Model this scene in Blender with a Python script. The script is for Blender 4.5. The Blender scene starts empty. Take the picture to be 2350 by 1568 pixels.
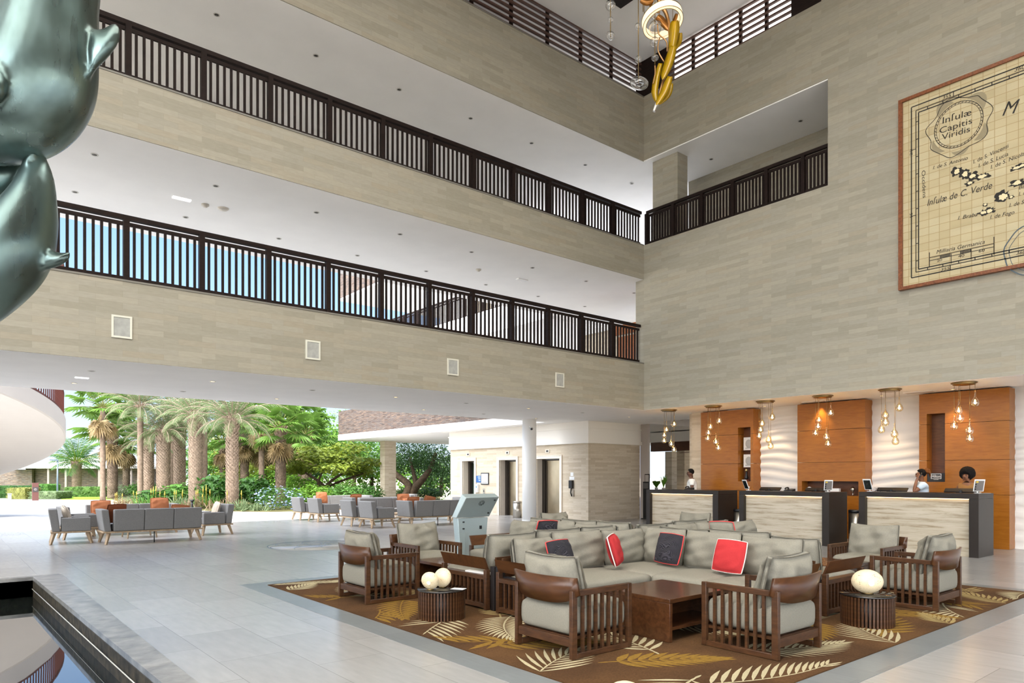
import bpy, bmesh, math, random
from mathutils import Vector, Matrix, Euler
PI = math.pi
R = math.radians
SC = bpy.context.scene
COL = SC.collection
rnd = random.Random(7)

# ------------------------------------------------------------------ helpers
class MB:
    """collects shapes; build() links them as ONE mesh object"""
    def __init__(self):
        self.v = []; self.f = []; self.m = []; self.s = []
    def add(self, vs, fs, mi=0, smooth=False, M=None):
        o = len(self.v)
        if M is not None:
            vs = [tuple(M @ Vector(p)) for p in vs]
        self.v += [tuple(p) for p in vs]
        self.f += [tuple(o + i for i in f) for f in fs]
        self.m += [mi] * len(fs); self.s += [smooth] * len(fs)
        return self
    def box(self, x0, x1, y0, y1, z0, z1, mi=0, M=None):
        vs = [(x0,y0,z0),(x1,y0,z0),(x1,y1,z0),(x0,y1,z0),(x0,y0,z1),(x1,y0,z1),(x1,y1,z1),(x0,y1,z1)]
        return self.add(vs, [(3,2,1,0),(4,5,6,7),(0,1,5,4),(1,2,6,5),(2,3,7,6),(3,0,4,7)], mi, False, M)
    def cbox(self, c, s, mi=0, M=None):
        return self.box(c[0]-s[0]/2, c[0]+s[0]/2, c[1]-s[1]/2, c[1]+s[1]/2, c[2]-s[2]/2, c[2]+s[2]/2, mi, M)
    def prism(self, poly, z0, z1, mi=0, M=None):
        n = len(poly)
        a = sum(poly[i][0]*poly[(i+1)%n][1] - poly[(i+1)%n][0]*poly[i][1] for i in range(n))
        if a < 0: poly = poly[::-1]
        vs = [(p[0],p[1],z0) for p in poly] + [(p[0],p[1],z1) for p in poly]
        fs = [tuple(range(n-1,-1,-1)), tuple(range(n,2*n))] + [(i,(i+1)%n,n+(i+1)%n,n+i) for i in range(n)]
        return self.add(vs, fs, mi, False, M)
    def lathe(self, prof, n=24, mi=0, M=None, smooth=True, cap=True):
        vs = []; fs = []
        for r, z in prof:
            for k in range(n):
                a = 2*PI*k/n; vs.append((r*math.cos(a), r*math.sin(a), z))
        for i in range(len(prof)-1):
            for k in range(n):
                k2 = (k+1)%n
                fs.append((i*n+k, i*n+k2, (i+1)*n+k2, (i+1)*n+k))
        if cap:
            if prof[0][0] > 1e-5: fs.append(tuple(range(n-1,-1,-1)))
            if prof[-1][0] > 1e-5: fs.append(tuple((len(prof)-1)*n+k for k in range(n)))
        return self.add(vs, fs, mi, smooth, M)
    def cyl(self, c, r, z0, z1, n=20, mi=0, M=None, smooth=True):
        T = Matrix.Translation((c[0],c[1],0))
        if M is not None: T = M @ T
        return self.lathe([(r,z0),(r,z1)], n, mi, T, smooth)
    def tube(self, pts, rad, n=8, mi=0, smooth=True, ell=None, cap=True):
        pts = [Vector(p) for p in pts]
        if not hasattr(rad, '__len__'): rad = [rad]*len(pts)
        vs = []; fs = []; up = None
        for i, p in enumerate(pts):
            t = (pts[min(i+1,len(pts)-1)] - pts[max(i-1,0)]).normalized()
            if up is None:
                up = Vector((0,0,1)) if abs(t.z) < .9 else Vector((1,0,0))
            x = (up - t*up.dot(t)).normalized(); up = x; y = t.cross(x)
            ea, eb = (ell if ell else (1,1))
            for k in range(n):
                a = 2*PI*k/n
                vs.append(tuple(p + x*(rad[i]*ea*math.cos(a)) + y*(rad[i]*eb*math.sin(a))))
        for i in range(len(pts)-1):
            for k in range(n):
                k2 = (k+1)%n
                fs.append((i*n+k, i*n+k2, (i+1)*n+k2, (i+1)*n+k))
        if cap:
            fs.append(tuple(range(n-1,-1,-1))); fs.append(tuple((len(pts)-1)*n+k for k in range(n)))
        return self.add(vs, fs, mi, smooth)
    def bar(self, a, b, w, h=None, mi=0):
        """square bar from a to b"""
        return self.tube([a,b], w/2*1.41421, 4, mi, False, (1, 1)) if h is None else self.tube([a,b], 0.5, 4, mi, False, (w*1.41421, h*1.41421))
    def sphere(self, c, r, n=16, mi=0, sc=(1,1,1), M=None):
        h = n//2
        prof = [(max(1e-6, math.sin(PI*i/h)), -math.cos(PI*i/h)) for i in range(h+1)]
        T = Matrix.Translation(c) @ Matrix.Diagonal((r*sc[0], r*sc[1], r*sc[2], 1))
        if M is not None: T = M @ T
        return self.lathe(prof, n, mi, T, True, False)
    def build(self, name, mats, parent=None, loc=None, rot=None, bevel=0, seg=2, kind=None, label=None, sub=0):
        me = bpy.data.meshes.new(name)
        me.from_pydata(self.v, [], self.f)
        if not isinstance(mats, (list, tuple)): mats = [mats]
        for m in mats: me.materials.append(m)
        me.polygons.foreach_set('material_index', self.m)
        me.polygons.foreach_set('use_smooth', self.s)
        me.update()
        o = bpy.data.objects.new(name, me); COL.objects.link(o)
        if parent is not None: o.parent = parent
        if loc: o.location = loc
        if rot: o.rotation_euler = rot
        if bevel:
            md = o.modifiers.new('bevel', 'BEVEL'); md.width = bevel; md.segments = seg; md.limit_method = 'ANGLE'
            me.polygons.foreach_set('use_smooth', [True]*len(me.polygons))
            try: me.set_sharp_from_angle(angle=R(40))
            except Exception: pass
            md.harden_normals = False
        if sub:
            md = o.modifiers.new('sub', 'SUBSURF'); md.levels = sub; md.render_levels = sub
        if kind: o['kind'] = kind
        if label: o['label'] = label
        return o

def thing(name, label, cat, loc=(0,0,0), rz=0, group=None):
    o = bpy.data.objects.new(name, None); COL.objects.link(o)
    o.location = loc; o.rotation_euler = (0,0,rz)
    o.empty_display_size = .1
    return tag(o, label, cat, group)
def tag(o, label, cat, group=None, kind=None):
    o['label'] = label; o['category'] = cat
    if group: o['group'] = group
    if kind: o['kind'] = kind
    return o
def copy_tree(o, parent=None):
    c = o.copy(); COL.objects.link(c)
    if parent is not None: c.parent = parent
    for ch in list(KIDS.get(o.name, [])) or [x for x in o.children]:
        copy_tree(ch, c)
    return c
KIDS = {}
def dup(root, loc, rz=0, label=None, group=None, scale=None):
    r = copy_tree(root)
    r.location = loc; r.rotation_euler = (0,0,rz)
    if label: r['label'] = label
    if group: r['group'] = group
    if scale: r.scale = (scale,)*3 if not hasattr(scale,'__len__') else scale
    return r
def struct(mb, name, mats, **k):
    return mb.build(name, mats, kind='structure', **k)

# camera geometry of the place: eye at the origin 1.55 m up; X and Y run along the two walls
FPX, CXP, HYP, EYE = 1592., 1175., 1093., 1.55
AX = math.atan(1924/1592.)
FW = (math.cos(AX), math.sin(AX)); RT = (math.sin(AX), -math.cos(AX))
def ray(px, py):
    u = (px-CXP)/FPX; v = -(py-HYP)/FPX
    return (FW[0]+u*RT[0], FW[1]+u*RT[1], v)
def atz(px, py, z=0.):
    d = ray(px,py); t = (z-EYE)/d[2]; return Vector((d[0]*t, d[1]*t, z))
def atX(px, py, X):
    d = ray(px,py); t = X/d[0]; return Vector((X, d[1]*t, EYE+d[2]*t))
def atY(px, py, Y):
    d = ray(px,py); t = Y/d[1]; return Vector((d[0]*t, Y, EYE+d[2]*t))
def atD(px, py, D):
    d = ray(px,py); return Vector((d[0]*D, d[1]*D, EYE+d[2]*D))

# ------------------------------------------------------------------ materials
def srgb(r, g, b):
    f = lambda c: (c/255/12.92) if c/255 <= .04045 else ((c/255+.055)/1.055)**2.4
    return (f(r), f(g), f(b), 1)
class NT:
    def __init__(self, name):
        self.mat = bpy.data.materials.new(name); self.mat.use_nodes = True
        self.t = self.mat.node_tree; self.n = self.t.nodes; self.l = self.t.links
        self.b = self.n['Principled BSDF']
    def node(self, typ, **k):
        x = self.n.new(typ)
        for a, v in k.items():
            if a.startswith('i_'):
                x.inputs[a[2:].replace('_',' ')].default_value = v
            else: setattr(x, a, v)
        return x
    def link(self, a, b): self.l.new(a, b)
    def coords(self, scale=(1,1,1), rot=(0,0,0), src='Object'):
        tc = self.node('ShaderNodeTexCoord'); mp = self.node('ShaderNodeMapping')
        mp.inputs['Scale'].default_value = scale; mp.inputs['Rotation'].default_value = rot
        self.link(tc.outputs[src], mp.inputs['Vector']); return mp.outputs['Vector']
    def ramp(self, fac, stops):
        r = self.node('ShaderNodeValToRGB'); e = r.color_ramp.elements
        e[0].position, e[0].color = stops[0][0], stops[0][1]
        e[1].position, e[1].color = stops[-1][0], stops[-1][1]
        for p, c in stops[1:-1]:
            x = e.new(p); x.color = c
        self.link(fac, r.inputs['Fac']); return r.outputs['Color']
    def bump(self, h, strength=.2, dist=.01):
        b = self.node('ShaderNodeBump'); b.inputs['Strength'].default_value = strength
        b.inputs['Distance'].default_value = dist
        self.link(h, b.inputs['Height']); self.link(b.outputs['Normal'], self.b.inputs['Normal'])
    def set(self, **k):
        for a, v in k.items():
            self.b.inputs[a.replace('_',' ')].default_value = v
        return self
    def mix(self, fac, a, b, mode='MIX'):
        m = self.node('ShaderNodeMix', data_type='RGBA', blend_type=mode)
        if hasattr(fac, 'is_linked') or hasattr(fac, 'links'): self.link(fac, m.inputs[0])
        else: m.inputs[0].default_value = fac
        for s, v in ((6,a),(7,b)):
            if isinstance(v, tuple): m.inputs[s].default_value = v
            else: self.link(v, m.inputs[s])
        return m.outputs[2]
def lerp(c, k):
    return tuple(min(1,x*k) for x in c[:3]) + (1,)
def flat(name, c, rough=.6, metal=0, spec=.5, noise=0, nscale=20, bump=0):
    t = NT(name); t.set(Roughness=rough, Metallic=metal)
    t.b.inputs['Specular IOR Level'].default_value = spec
    t.b.inputs['Base Color'].default_value = c
    if noise or bump:
        n = t.node('ShaderNodeTexNoise', i_Scale=nscale, i_Detail=4.)
        t.link(t.coords(), n.inputs['Vector'])
        if noise:
            t.link(t.ramp(n.outputs['Fac'], [(.3, lerp(c,1-noise)), (.7, lerp(c,1+noise))]), t.b.inputs['Base Color'])
        if bump: t.bump(n.outputs['Fac'], bump, .01)
    return t.mat
def wood(name, c1, c2, rough=.35, scale=(2,2,14), axis=None):
    t = NT(name); t.set(Roughness=rough)
    t.b.inputs['Specular IOR Level'].default_value = .35
    n = t.node('ShaderNodeTexNoise', i_Scale=3., i_Detail=6., i_Distortion=.6)
    t.link(t.coords(scale), n.inputs['Vector'])
    t.link(t.ramp(n.outputs['Fac'], [(.3,c1),(.7,c2)]), t.b.inputs['Base Color'])
    t.bump(n.outputs['Fac'], .05, .005)
    return t.mat
def fabric(name, c, rough=.9, noise=.12, wscale=350):
    t = NT(name); t.set(Roughness=rough); t.b.inputs['Specular IOR Level'].default_value = .2
    v = t.coords()
    n = t.node('ShaderNodeTexNoise', i_Scale=90., i_Detail=3.); t.link(v, n.inputs['Vector'])
    n2 = t.node('ShaderNodeTexNoise', i_Scale=6., i_Detail=3.); t.link(v, n2.inputs['Vector'])
    t.link(t.ramp(n.outputs['Fac'], [(.35, lerp(c,1-noise)),(.65, lerp(c,1+noise))]), t.b.inputs['Base Color'])
    t.bump(n2.outputs['Fac'], .35, .03)
    return t.mat
def brick(name, cols, bw, bh, mortar=.006, mcol=None, plane='XZ', rough=.6, bump=.15, off=.5, spread=1., fine=None):
    """cols: list of colours mixed per brick; plane: which axes hold the courses"""
    t = NT(name); t.set(Roughness=rough); t.b.inputs['Specular IOR Level'].default_value = .3
    tc = t.node('ShaderNodeTexCoord'); sx = t.node('ShaderNodeSeparateXYZ'); cx = t.node('ShaderNodeCombineXYZ')
    t.link(tc.outputs['Object'], sx.inputs[0])
    if plane == 'WALL':   # courses run round corners: u = x + y, v = z
        ad = t.node('ShaderNodeMath', operation='ADD'); t.link(sx.outputs['X'], ad.inputs[0]); t.link(sx.outputs['Y'], ad.inputs[1])
        t.link(ad.outputs[0], cx.inputs['X']); t.link(sx.outputs['Z'], cx.inputs['Y'])
    else:
        t.link(sx.outputs[plane[0]], cx.inputs['X']); t.link(sx.outputs[plane[1]], cx.inputs['Y'])
    bt = t.node('ShaderNodeTexBrick'); bt.offset = off; bt.offset_frequency = 2; bt.squash = 1
    bt.inputs['Scale'].default_value = 1; bt.inputs['Mortar Size'].default_value = mortar
    bt.inputs['Mortar Smooth'].default_value = .1; bt.inputs['Bias'].default_value = 0
    bt.inputs['Brick Width'].default_value = bw; bt.inputs['Row Height'].default_value = bh
    bt.inputs['Color1'].default_value = (0,0,0,1); bt.inputs['Color2'].default_value = (1,1,1,1)
    bt.inputs['Mortar'].default_value = (.5,.5,.5,1)
    t.link(cx.outputs[0], bt.inputs['Vector'])
    st = [(i/(len(cols)-1) if len(cols) > 1 else 0, c) for i, c in enumerate(cols)]
    col = t.ramp(bt.outputs['Color'], st)
    n = t.node('ShaderNodeTexNoise', i_Scale=(fine or 30.), i_Detail=6.)
    mp = t.node('ShaderNodeMapping'); mp.inputs['Scale'].default_value = (.25,1,1)
    t.link(cx.outputs[0], mp.inputs['Vector']); t.link(mp.outputs['Vector'], n.inputs['Vector'])
    g = t.ramp(n.outputs['Fac'], [(.25,(.92,.92,.92,1)),(.75,(1.05,1.05,1.05,1))])
    col = t.mix(1., col, g, 'MULTIPLY')
    if mcol is not None: col = t.mix(bt.outputs['Fac'], col, mcol)
    t.link(col, t.b.inputs['Base Color'])
    if bump:
        m = t.node('ShaderNodeMath', operation='MULTIPLY_ADD'); m.inputs[1].default_value = -1.; 
        t.link(bt.outputs['Fac'], m.inputs[0]); t.link(n.outputs['Fac'], m.inputs[2])
        t.bump(m.outputs[0], bump, .01)
    return t
def emit(name, c, s):
    t = NT(name); t.b.inputs['Emission Color'].default_value = c; t.b.inputs['Emission Strength'].default_value = s
    t.b.inputs['Base Color'].default_value = c
    return t.mat
def glass(name, tint=(1,1,1,1), opac=.12, rough=.02):
    """thin clear glass: mostly see-through, with a reflecting skin"""
    t = NT(name); out = t.n['Material Output']
    tr = t.node('ShaderNodeBsdfTransparent'); tr.inputs['Color'].default_value = tint
    gl = t.node('ShaderNodeBsdfGlossy'); gl.inputs['Roughness'].default_value = rough
    fr = t.node('ShaderNodeLayerWeight'); fr.inputs['Blend'].default_value = .35
    mp = t.node('ShaderNodeMath', operation='MULTIPLY_ADD'); mp.inputs[1].default_value = .75; mp.inputs[2].default_value = opac
    t.link(fr.outputs['Facing'], mp.inputs[0])
    mx = t.node('ShaderNodeMixShader'); t.link(mp.outputs[0], mx.inputs[0]); t.link(tr.outputs[0], mx.inputs[1]); t.link(gl.outputs[0], mx.inputs[2])
    t.link(mx.outputs[0], out.inputs['Surface']); return t.mat

M = {}
M['stone'] = brick('limestone_courses', [srgb(150,144,129), srgb(154,148,133), srgb(158,152,138), srgb(163,156,140), srgb(157,148,131)], .62, .098, .0012, srgb(138,131,116), 'WALL', .62, .10, .37).mat
M['lift_stone'] = brick('lift_limestone', [srgb(184,168,146), srgb(196,182,160), srgb(204,191,171)], .62, .075, .003, srgb(190,174,150), 'WALL', .6, .12, .37).mat
def plaster(name, c):
    return flat(name, c, .75, 0, .2, .02, 1.5)
M['white'] = plaster('white_plaster', srgb(243,242,240))
M['ceil'] = plaster('ceiling_plaster', srgb(247,245,243))
M['dark_rail'] = wood('dark_stained_timber', srgb(24,16,13), srgb(36,24,20), .6)
M['dark_rail'].node_tree.nodes['Principled BSDF'].inputs['Specular IOR Level'].default_value = .15
M['floor'] = None
def floor_mat():
    t = brick('floor_tiles', [srgb(146,144,141), srgb(151,149,146), srgb(157,155,152)], 1.2, .6, .0022, srgb(112,110,106), 'YX', .2, .02, .5, fine=14)
    t.b.inputs['Specular IOR Level'].default_value = .55
    t.b.inputs['Roughness'].default_value = .24
    return t.mat
M['floor'] = floor_mat()
M['border'] = brick('border_tiles', [srgb(112,116,116), srgb(122,126,126)], .6, .3, .002, srgb(130,130,130), 'YX', .28, .02).mat
M['slate'] = flat('wet_slate', srgb(128,126,122), .3, 0, .6, .45, 5, 1.)
M['pool_wall'] = flat('pool_wall_slate', srgb(84,76,62), .5, 0, .4, .7, 9, .6)
M['paving'] = brick('terrace_paving', [srgb(190,187,182), srgb(198,195,190)], 1.2, .6, .003, srgb(170,166,160), 'YX', .5, .03, .5, fine=8).mat
M['fieldstone'] = brick('stacked_fieldstone', [srgb(78,68,64), srgb(112,96,86), srgb(100,92,88), srgb(128,108,94), srgb(88,80,78), srgb(118,106,98), srgb(90,72,64)], .27, .052, .006, srgb(62,54,50), 'WALL', .85, .8, .37, fine=16).mat
M['brass'] = flat('aged_brass', srgb(140,118,80), .35, 1)
M['steel'] = flat('brushed_steel', srgb(186,180,170), .28, 1)
M['black'] = flat('black_plastic', srgb(20,20,22), .4)
M['white_plastic'] = flat('white_plastic', srgb(232,232,230), .35)
SUN_E = 2.8
HAZE = 9.0
EXPO = 0.70
ZW = 5.0
ZX = 5.2
# ------------------------------------------------------------------ the setting
YB, XR = 12.92, 15.6        # face of the galleries, face of the reception wall
Z0, Z1, Z1T, Z2, Z2T, Z3, Z3T, ZT = 3.45, 4.80, 7.19, 8.19, 10.58, 12.44, 10.58, 13.46
YO = 18.05                  # outer edge of the galleries
XL, YF = -14., -6.          # far ends of the building behind the viewer
# floor with the hole for the pool
PX0, PX1, PY0, PY1 = -3.5, 1.5, 2.2, 13.05
f = MB()
def fq(x0,x1,y0,y1,z=0): f.add([(x0,y0,z),(x1,y0,z),(x1,y1,z),(x0,y1,z)], [(0,1,2,3)])
fq(-30, PX0, -30, 24); fq(PX0, 40, PY1, 24); fq(PX0, 40, -30, PY0); fq(PX1, 40, PY0, PY1)
fq(16, 40, 24, 34.5)
struct(f, 'floor', M['floor'])
f = MB(); f.add([(-40,24,0),(16,24,0),(16,36,0),(9,36,0),(9,90,0),(-40,90,0)], [(0,1,2,3,4,5)]); struct(f, 'terrace_floor', M['paving'])
f = MB(); f.add([(-400,-400,-.5),(500,-400,-.5),(500,500,-.5),(-400,500,-.5)], [(0,1,2,3)])
struct(f, 'ground', flat('dry_ground', srgb(196,186,164), .9, 0, .2, .08, .3))
# galleries on the left: parapets, slabs, ceilings
def gallery(name, zb, zt, y1=YO, x1=17.2):
    m = MB(); m.box(XL, XR, YB, YB+.3, zb, zt)
    struct(m, 'wall_'+name, M['stone'])
gallery('lower_gallery', Z0-.0, Z1-.03); gallery('middle_gallery', Z1T, Z2-.03); gallery('upper_gallery', Z2T, Z3-.03)
for nm, zb, zt in (('lower', Z0, Z1), ('middle', Z1T, Z2), ('upper', Z2T, Z3)):   # thin grey coping on each parapet
    m = MB(); m.box(XL, XR, YB-.012, YB+.32, zt-.03, zt); struct(m, 'trim_'+nm+'_coping', M['coping'] if 'coping' in M else flat('grey_coping', srgb(120,116,108), .5))
ZF = {0: (Z0, Z0+.35), 1: (Z1T, Z1T+.35), 2: (Z2T, Z2T+.35)}
CX1 = 16.45
m = MB(); m.box(XL, XR+.02, YB+.02, YO, Z0-.006, Z0+.35)            # over the lobby's open side
hx0,hx1,hy0,hy1 = 19.3,23.6,12.6,16.1
m.box(XR+.02, hx0, -8, YO, Z0-.006, Z0+.3); m.box(hx1, 34, -8, YO, Z0-.006, Z0+.3); m.box(hx0, hx1, -8, hy0, Z0-.006, Z0+.3); m.box(hx0, hx1, hy1, YO, Z0-.006, Z0+.3)
m.box(hx0-.1, hx1+.1, hy0-.1, hy1+.1, Z0+.75, Z0+.8)
for a in ((hx0-.1,hx0,hy0,hy1),(hx1,hx1+.1,hy0,hy1),(hx0,hx1,hy0-.1,hy0),(hx0,hx1,hy1,hy1+.1)): m.box(a[0],a[1],a[2],a[3],Z0+.3,Z0+.75)
m.box(CX1-.02, 34, YO, 34.4, Z0-.006, Z0+.3)
struct(m, 'ceiling_ground', M['ceil'])
m = MB(); m.box(XL, 34, YB+.02, 17.9, Z1T-.006, Z1T+.35); struct(m, 'ceiling_lower_gallery', M['ceil'])
m = MB(); m.box(XL, XR+.02, YB+.02, YO, Z2T-.006, Z2T+.35); m.box(XR+.02, 22, 4, YO, Z2T, Z2T+.35); struct(m, 'ceiling_middle_gallery', M['ceil'])
sx0,sx1,sy0,sy1 = -13.6,9.5,-2.,6.5     # unseen frosted roof light, added to feed daylight into the atrium
m = MB(); m.box(XL,sx0,YF,19,ZT,ZT+.6); m.box(sx1,24,YF,19,ZT,ZT+.6); m.box(sx0,sx1,YF,sy0,ZT,ZT+.6); m.box(sx0,sx1,sy1,19,ZT,ZT+.6); struct(m, 'ceiling_atrium', M['ceil'])
t_ = NT('added_roof_glass'); o_ = t_.n['Material Output']; tb_ = t_.node('ShaderNodeBsdfTranslucent'); tb_.inputs['Color'].default_value = (.94,.91,.85,1); t_.link(tb_.outputs[0], o_.inputs['Surface'])
m = MB(); m.box(sx0,sx1,sy0,sy1,ZT+.30,ZT+.32); struct(m, 'window_added_roof', t_.mat)
m = MB()
for k in range(1,6): m.box(sx0+(sx1-sx0)*k/6-.06,sx0+(sx1-sx0)*k/6+.06,sy0,sy1,ZT+.05,ZT+.29)
struct(m, 'trim_added_roof_ribs', M['white'])
m = MB(); m.box(XL-.3,XL,YF,12.,0,ZX); m.box(XL,24,YF-.3,YF,ZW,ZT); struct(m, 'wall_added_far_sides', flat('brown_panelling', srgb(92,80,66), .6))  # walls out of view, added to hold back low side light
m = MB(); m.box(XL, 15.2, 17.5, 17.8, Z2-.3, Z2T); struct(m, 'wall_middle_gallery_back', M['white'])
m = MB(); m.box(XL, 15.6, 17.4, 17.6, Z3-1.5, ZT); struct(m, 'wall_upper_gallery_back', M['wood_back'] if 'wood_back' in M else wood('brown_boards', srgb(96,72,58), srgb(128,98,80), .5))
# gallery floors
m = MB(); m.box(XL, XR+.3, YB+.3, YO, Z1-.25, Z1-.12); struct(m, 'floor_lower_gallery', flat('pale_gallery_floor', srgb(186,184,180), .6))
m = MB(); m.box(XL, XR+.3, YB+.3, YO, Z2-.25, Z2-.12); m.box(XR+.3, 22, 4, YO, Z2-.25, Z2-.12); struct(m, 'floor_middle_gallery', flat('pale_upper_floor', srgb(220,218,214), .6))
# reception wall with the opening of the middle gallery (right end at Y 7.58)
m = MB()
YE = 7.58
m.box(XR, XR+.35, -8, YB, Z0+.0, Z2-.02)
m.box(XR, XR+.35, -8, YE, Z2-.02, Z2T+.03)
m.box(XR, XR+.35, -8, YB, Z2T+.03, Z3)
m.box(XR, XR+.35, YB, YB+.3, Z0, Z1T)   # end behind the corner
struct(m, 'wall_reception', M['stone'])
m = MB(); m.box(XR, XR+.35, 7.73, 8.46, Z3, ZT); struct(m, 'trim_dark_end_panel', M['dark_rail'])
m = MB(); m.box(XR, XR+.35, -8, 7.73, Z3, ZT); struct(m, 'wall_reception_top', M['stone'])
m = MB(); m.box(17.75, 18.0, 3, 12.95, Z2-.2, Z2T); struct(m, 'wall_middle_gallery_far', M['stone'])
m = MB(); m.box(15.85, 16.3, 11.93, 12.8, Z2-.15, Z2T); struct(m, 'pillar_middle_gallery', M['stone'])
# corner post of the clerestory
m = MB(); m.box(XR-.02, XR+.3, 12.07, YB+.28, Z3, ZT); struct(m, 'trim_dark_corner', M['dark_rail'])
# pool rim, basin, water
RI = [(1.12,12.88),(1.29,5.68),(1.37,2.4)]; RO = [(1.5,13.05),(1.5,5.49),(1.5,2.2)]
pool = thing('reflecting_pool', 'sunken reflecting pool with a rough dark slate rim beside the pale floor', 'pool', (0,0,0))
m = MB()
def rq(a,b,c,d,z0,z1): m.prism([a,b,c,d], z0, z1)
rq(RI[0],RI[1],RO[1],RO[0],-.06,.004); rq(RI[1],RI[2],RO[2],RO[1],-.06,.004)
rq((-3.3,12.88),RI[0],RO[0],(-3.5,13.05),-.06,.004); rq((-3.3,2.4),(-3.3,12.88),(-3.5,13.05),(-3.5,2.2),-.06,.004); rq((-3.5,2.2),RO[2],RI[2],(-3.3,2.4),-.06,.004)
m.build('rim', M['slate'], pool)
m = MB(); pts = [(-3.3,2.4),(1.37,2.4),(1.29,5.68),(1.12,12.88),(-3.3,12.88)]
for i in range(5):
    a, b = pts[i], pts[(i+1)%5]
    m.add([(a[0],a[1],-.05),(b[0],b[1],-.05),(b[0],b[1],-.9),(a[0],a[1],-.9)], [(0,1,2,3),(3,2,1,0)])
m.add([(p[0],p[1],-.9) for p in pts], [(0,1,2,3,4)])
m.build('basin', M['pool_wall'], pool)
t = NT('still_dark_water'); t.set(Roughness=.012, Metallic=0); t.b.inputs['Base Color'].default_value = (.012,.014,.012,1)
t.b.inputs['IOR'].default_value = 1.9; t.b.inputs['Specular IOR Level'].default_value = 1.
n = t.node('ShaderNodeTexNoise', i_Scale=1.6, i_Detail=1.); t.link(t.coords(), n.inputs['Vector']); t.bump(n.outputs['Fac'], .02, .02)
m = MB(); m.add([(p[0],p[1],-.30) for p in pts], [(0,1,2,3,4)]); m.build('water', t.mat, pool)
m = MB(); m.tube([(1.105,12.8,-.17),(1.275,5.68,-.17),(1.35,2.45,-.17)], .006, 6); m.build('waterline_strip', flat('pale_strip', srgb(215,212,200), .5), pool)
# carpet border strip in the floor
CB = (3.6, 11.15, 2.65, 9.78)   # carpet x0 x1 y0 y1
m = MB(); w = .30; x0,x1,y0,y1 = CB
m.box(x0-w,x1+w,y0-w,y0-.004,-.01,.003); m.box(x0-w,x1+w,y1+.004,y1+w,-.01,.003); m.box(x0-w,x0-.004,y0-.004,y1+.004,-.01,.003); m.box(x1+.004,x1+w,y0-.004,y1+.004,-.01,.003)
struct(m, 'trim_carpet_border', M['border'])

# ------------------------------------------------------------------ light and camera
cam = bpy.data.cameras.new('camera'); co = bpy.data.objects.new('camera', cam); COL.objects.link(co)
cam.sensor_width = 36; cam.lens = 36*FPX/2350; cam.shift_x = 0; cam.shift_y = (HYP-784)/2350
co.location = (0,0,EYE)
co.rotation_euler = (R(90), 0, math.atan2(FW[1],FW[0]) - PI/2)
cam.clip_end = 2000; cam.clip_start = .05
SC.camera = co
SUN = Vector((-.52,-.36,.80)).normalized()     # towards the sun
s = bpy.data.lights.new('sun', 'SUN'); s.energy = SUN_E; s.angle = R(.6); s.color = (1,.95,.88)
so = bpy.data.objects.new('sun', s); COL.objects.link(so); so.rotation_euler = SUN.to_track_quat('Z','Y').to_euler()
w = bpy.data.worlds.new('world'); SC.world = w; w.use_nodes = True
nt = w.node_tree; bg = nt.nodes['Background']
tc = nt.nodes.new('ShaderNodeTexCoord')
sep = nt.nodes.new('ShaderNodeSeparateXYZ'); nt.links.new(tc.outputs['Generated'], sep.inputs[0])
rp = nt.nodes.new('ShaderNodeValToRGB'); e = rp.color_ramp.elements
e[0].position = 0; e[0].color = (.70,.78,.86,1); e[1].position = .75; e[1].color = (.14,.30,.72,1)
x = e.new(.08); x.color = (.56,.74,.95,1); x = e.new(.30); x.color = (.30,.52,.92,1)
nt.links.new(sep.outputs['Z'], rp.inputs['Fac'])
dt = nt.nodes.new('ShaderNodeVectorMath'); dt.operation = 'DOT_PRODUCT'; nt.links.new(tc.outputs['Generated'], dt.inputs[0]); dt.inputs[1].default_value = SUN
cl = nt.nodes.new('ShaderNodeMath'); cl.operation = 'MAXIMUM'; nt.links.new(dt.outputs['Value'], cl.inputs[0]); cl.inputs[1].default_value = 0
pw = nt.nodes.new('ShaderNodeMath'); pw.operation = 'POWER'; nt.links.new(cl.outputs[0], pw.inputs[0]); pw.inputs[1].default_value = 2.2
ml = nt.nodes.new('ShaderNodeVectorMath'); ml.operation = 'SCALE'; ml.inputs[0].default_value = (.97,.97,.95); 
k = nt.nodes.new('ShaderNodeMath'); k.operation = 'MULTIPLY'; nt.links.new(pw.outputs[0], k.inputs[0]); k.inputs[1].default_value = HAZE
nt.links.new(k.outputs[0], ml.inputs['Scale'])
ad = nt.nodes.new('ShaderNodeVectorMath'); ad.operation = 'ADD'; nt.links.new(rp.outputs['Color'], ad.inputs[0]); nt.links.new(ml.outputs[0], ad.inputs[1])
nt.links.new(ad.outputs[0], bg.inputs['Color']); bg.inputs['Strength'].default_value = 1
SC.view_settings.view_transform = 'Standard'; SC.view_settings.look = 'None'; SC.view_settings.gamma = 1; SC.view_settings.exposure = EXPO
SC.cycles.use_denoising = True; SC.cycles.max_bounces = 10; SC.cycles.diffuse_bounces = 6; SC.cycles.glossy_bounces = 4; SC.cycles.transparent_max_bounces = 24
SC.cycles.sample_clamp_indirect = 6; SC.cycles.caustics_reflective = False; SC.cycles.caustics_refractive = False
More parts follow.
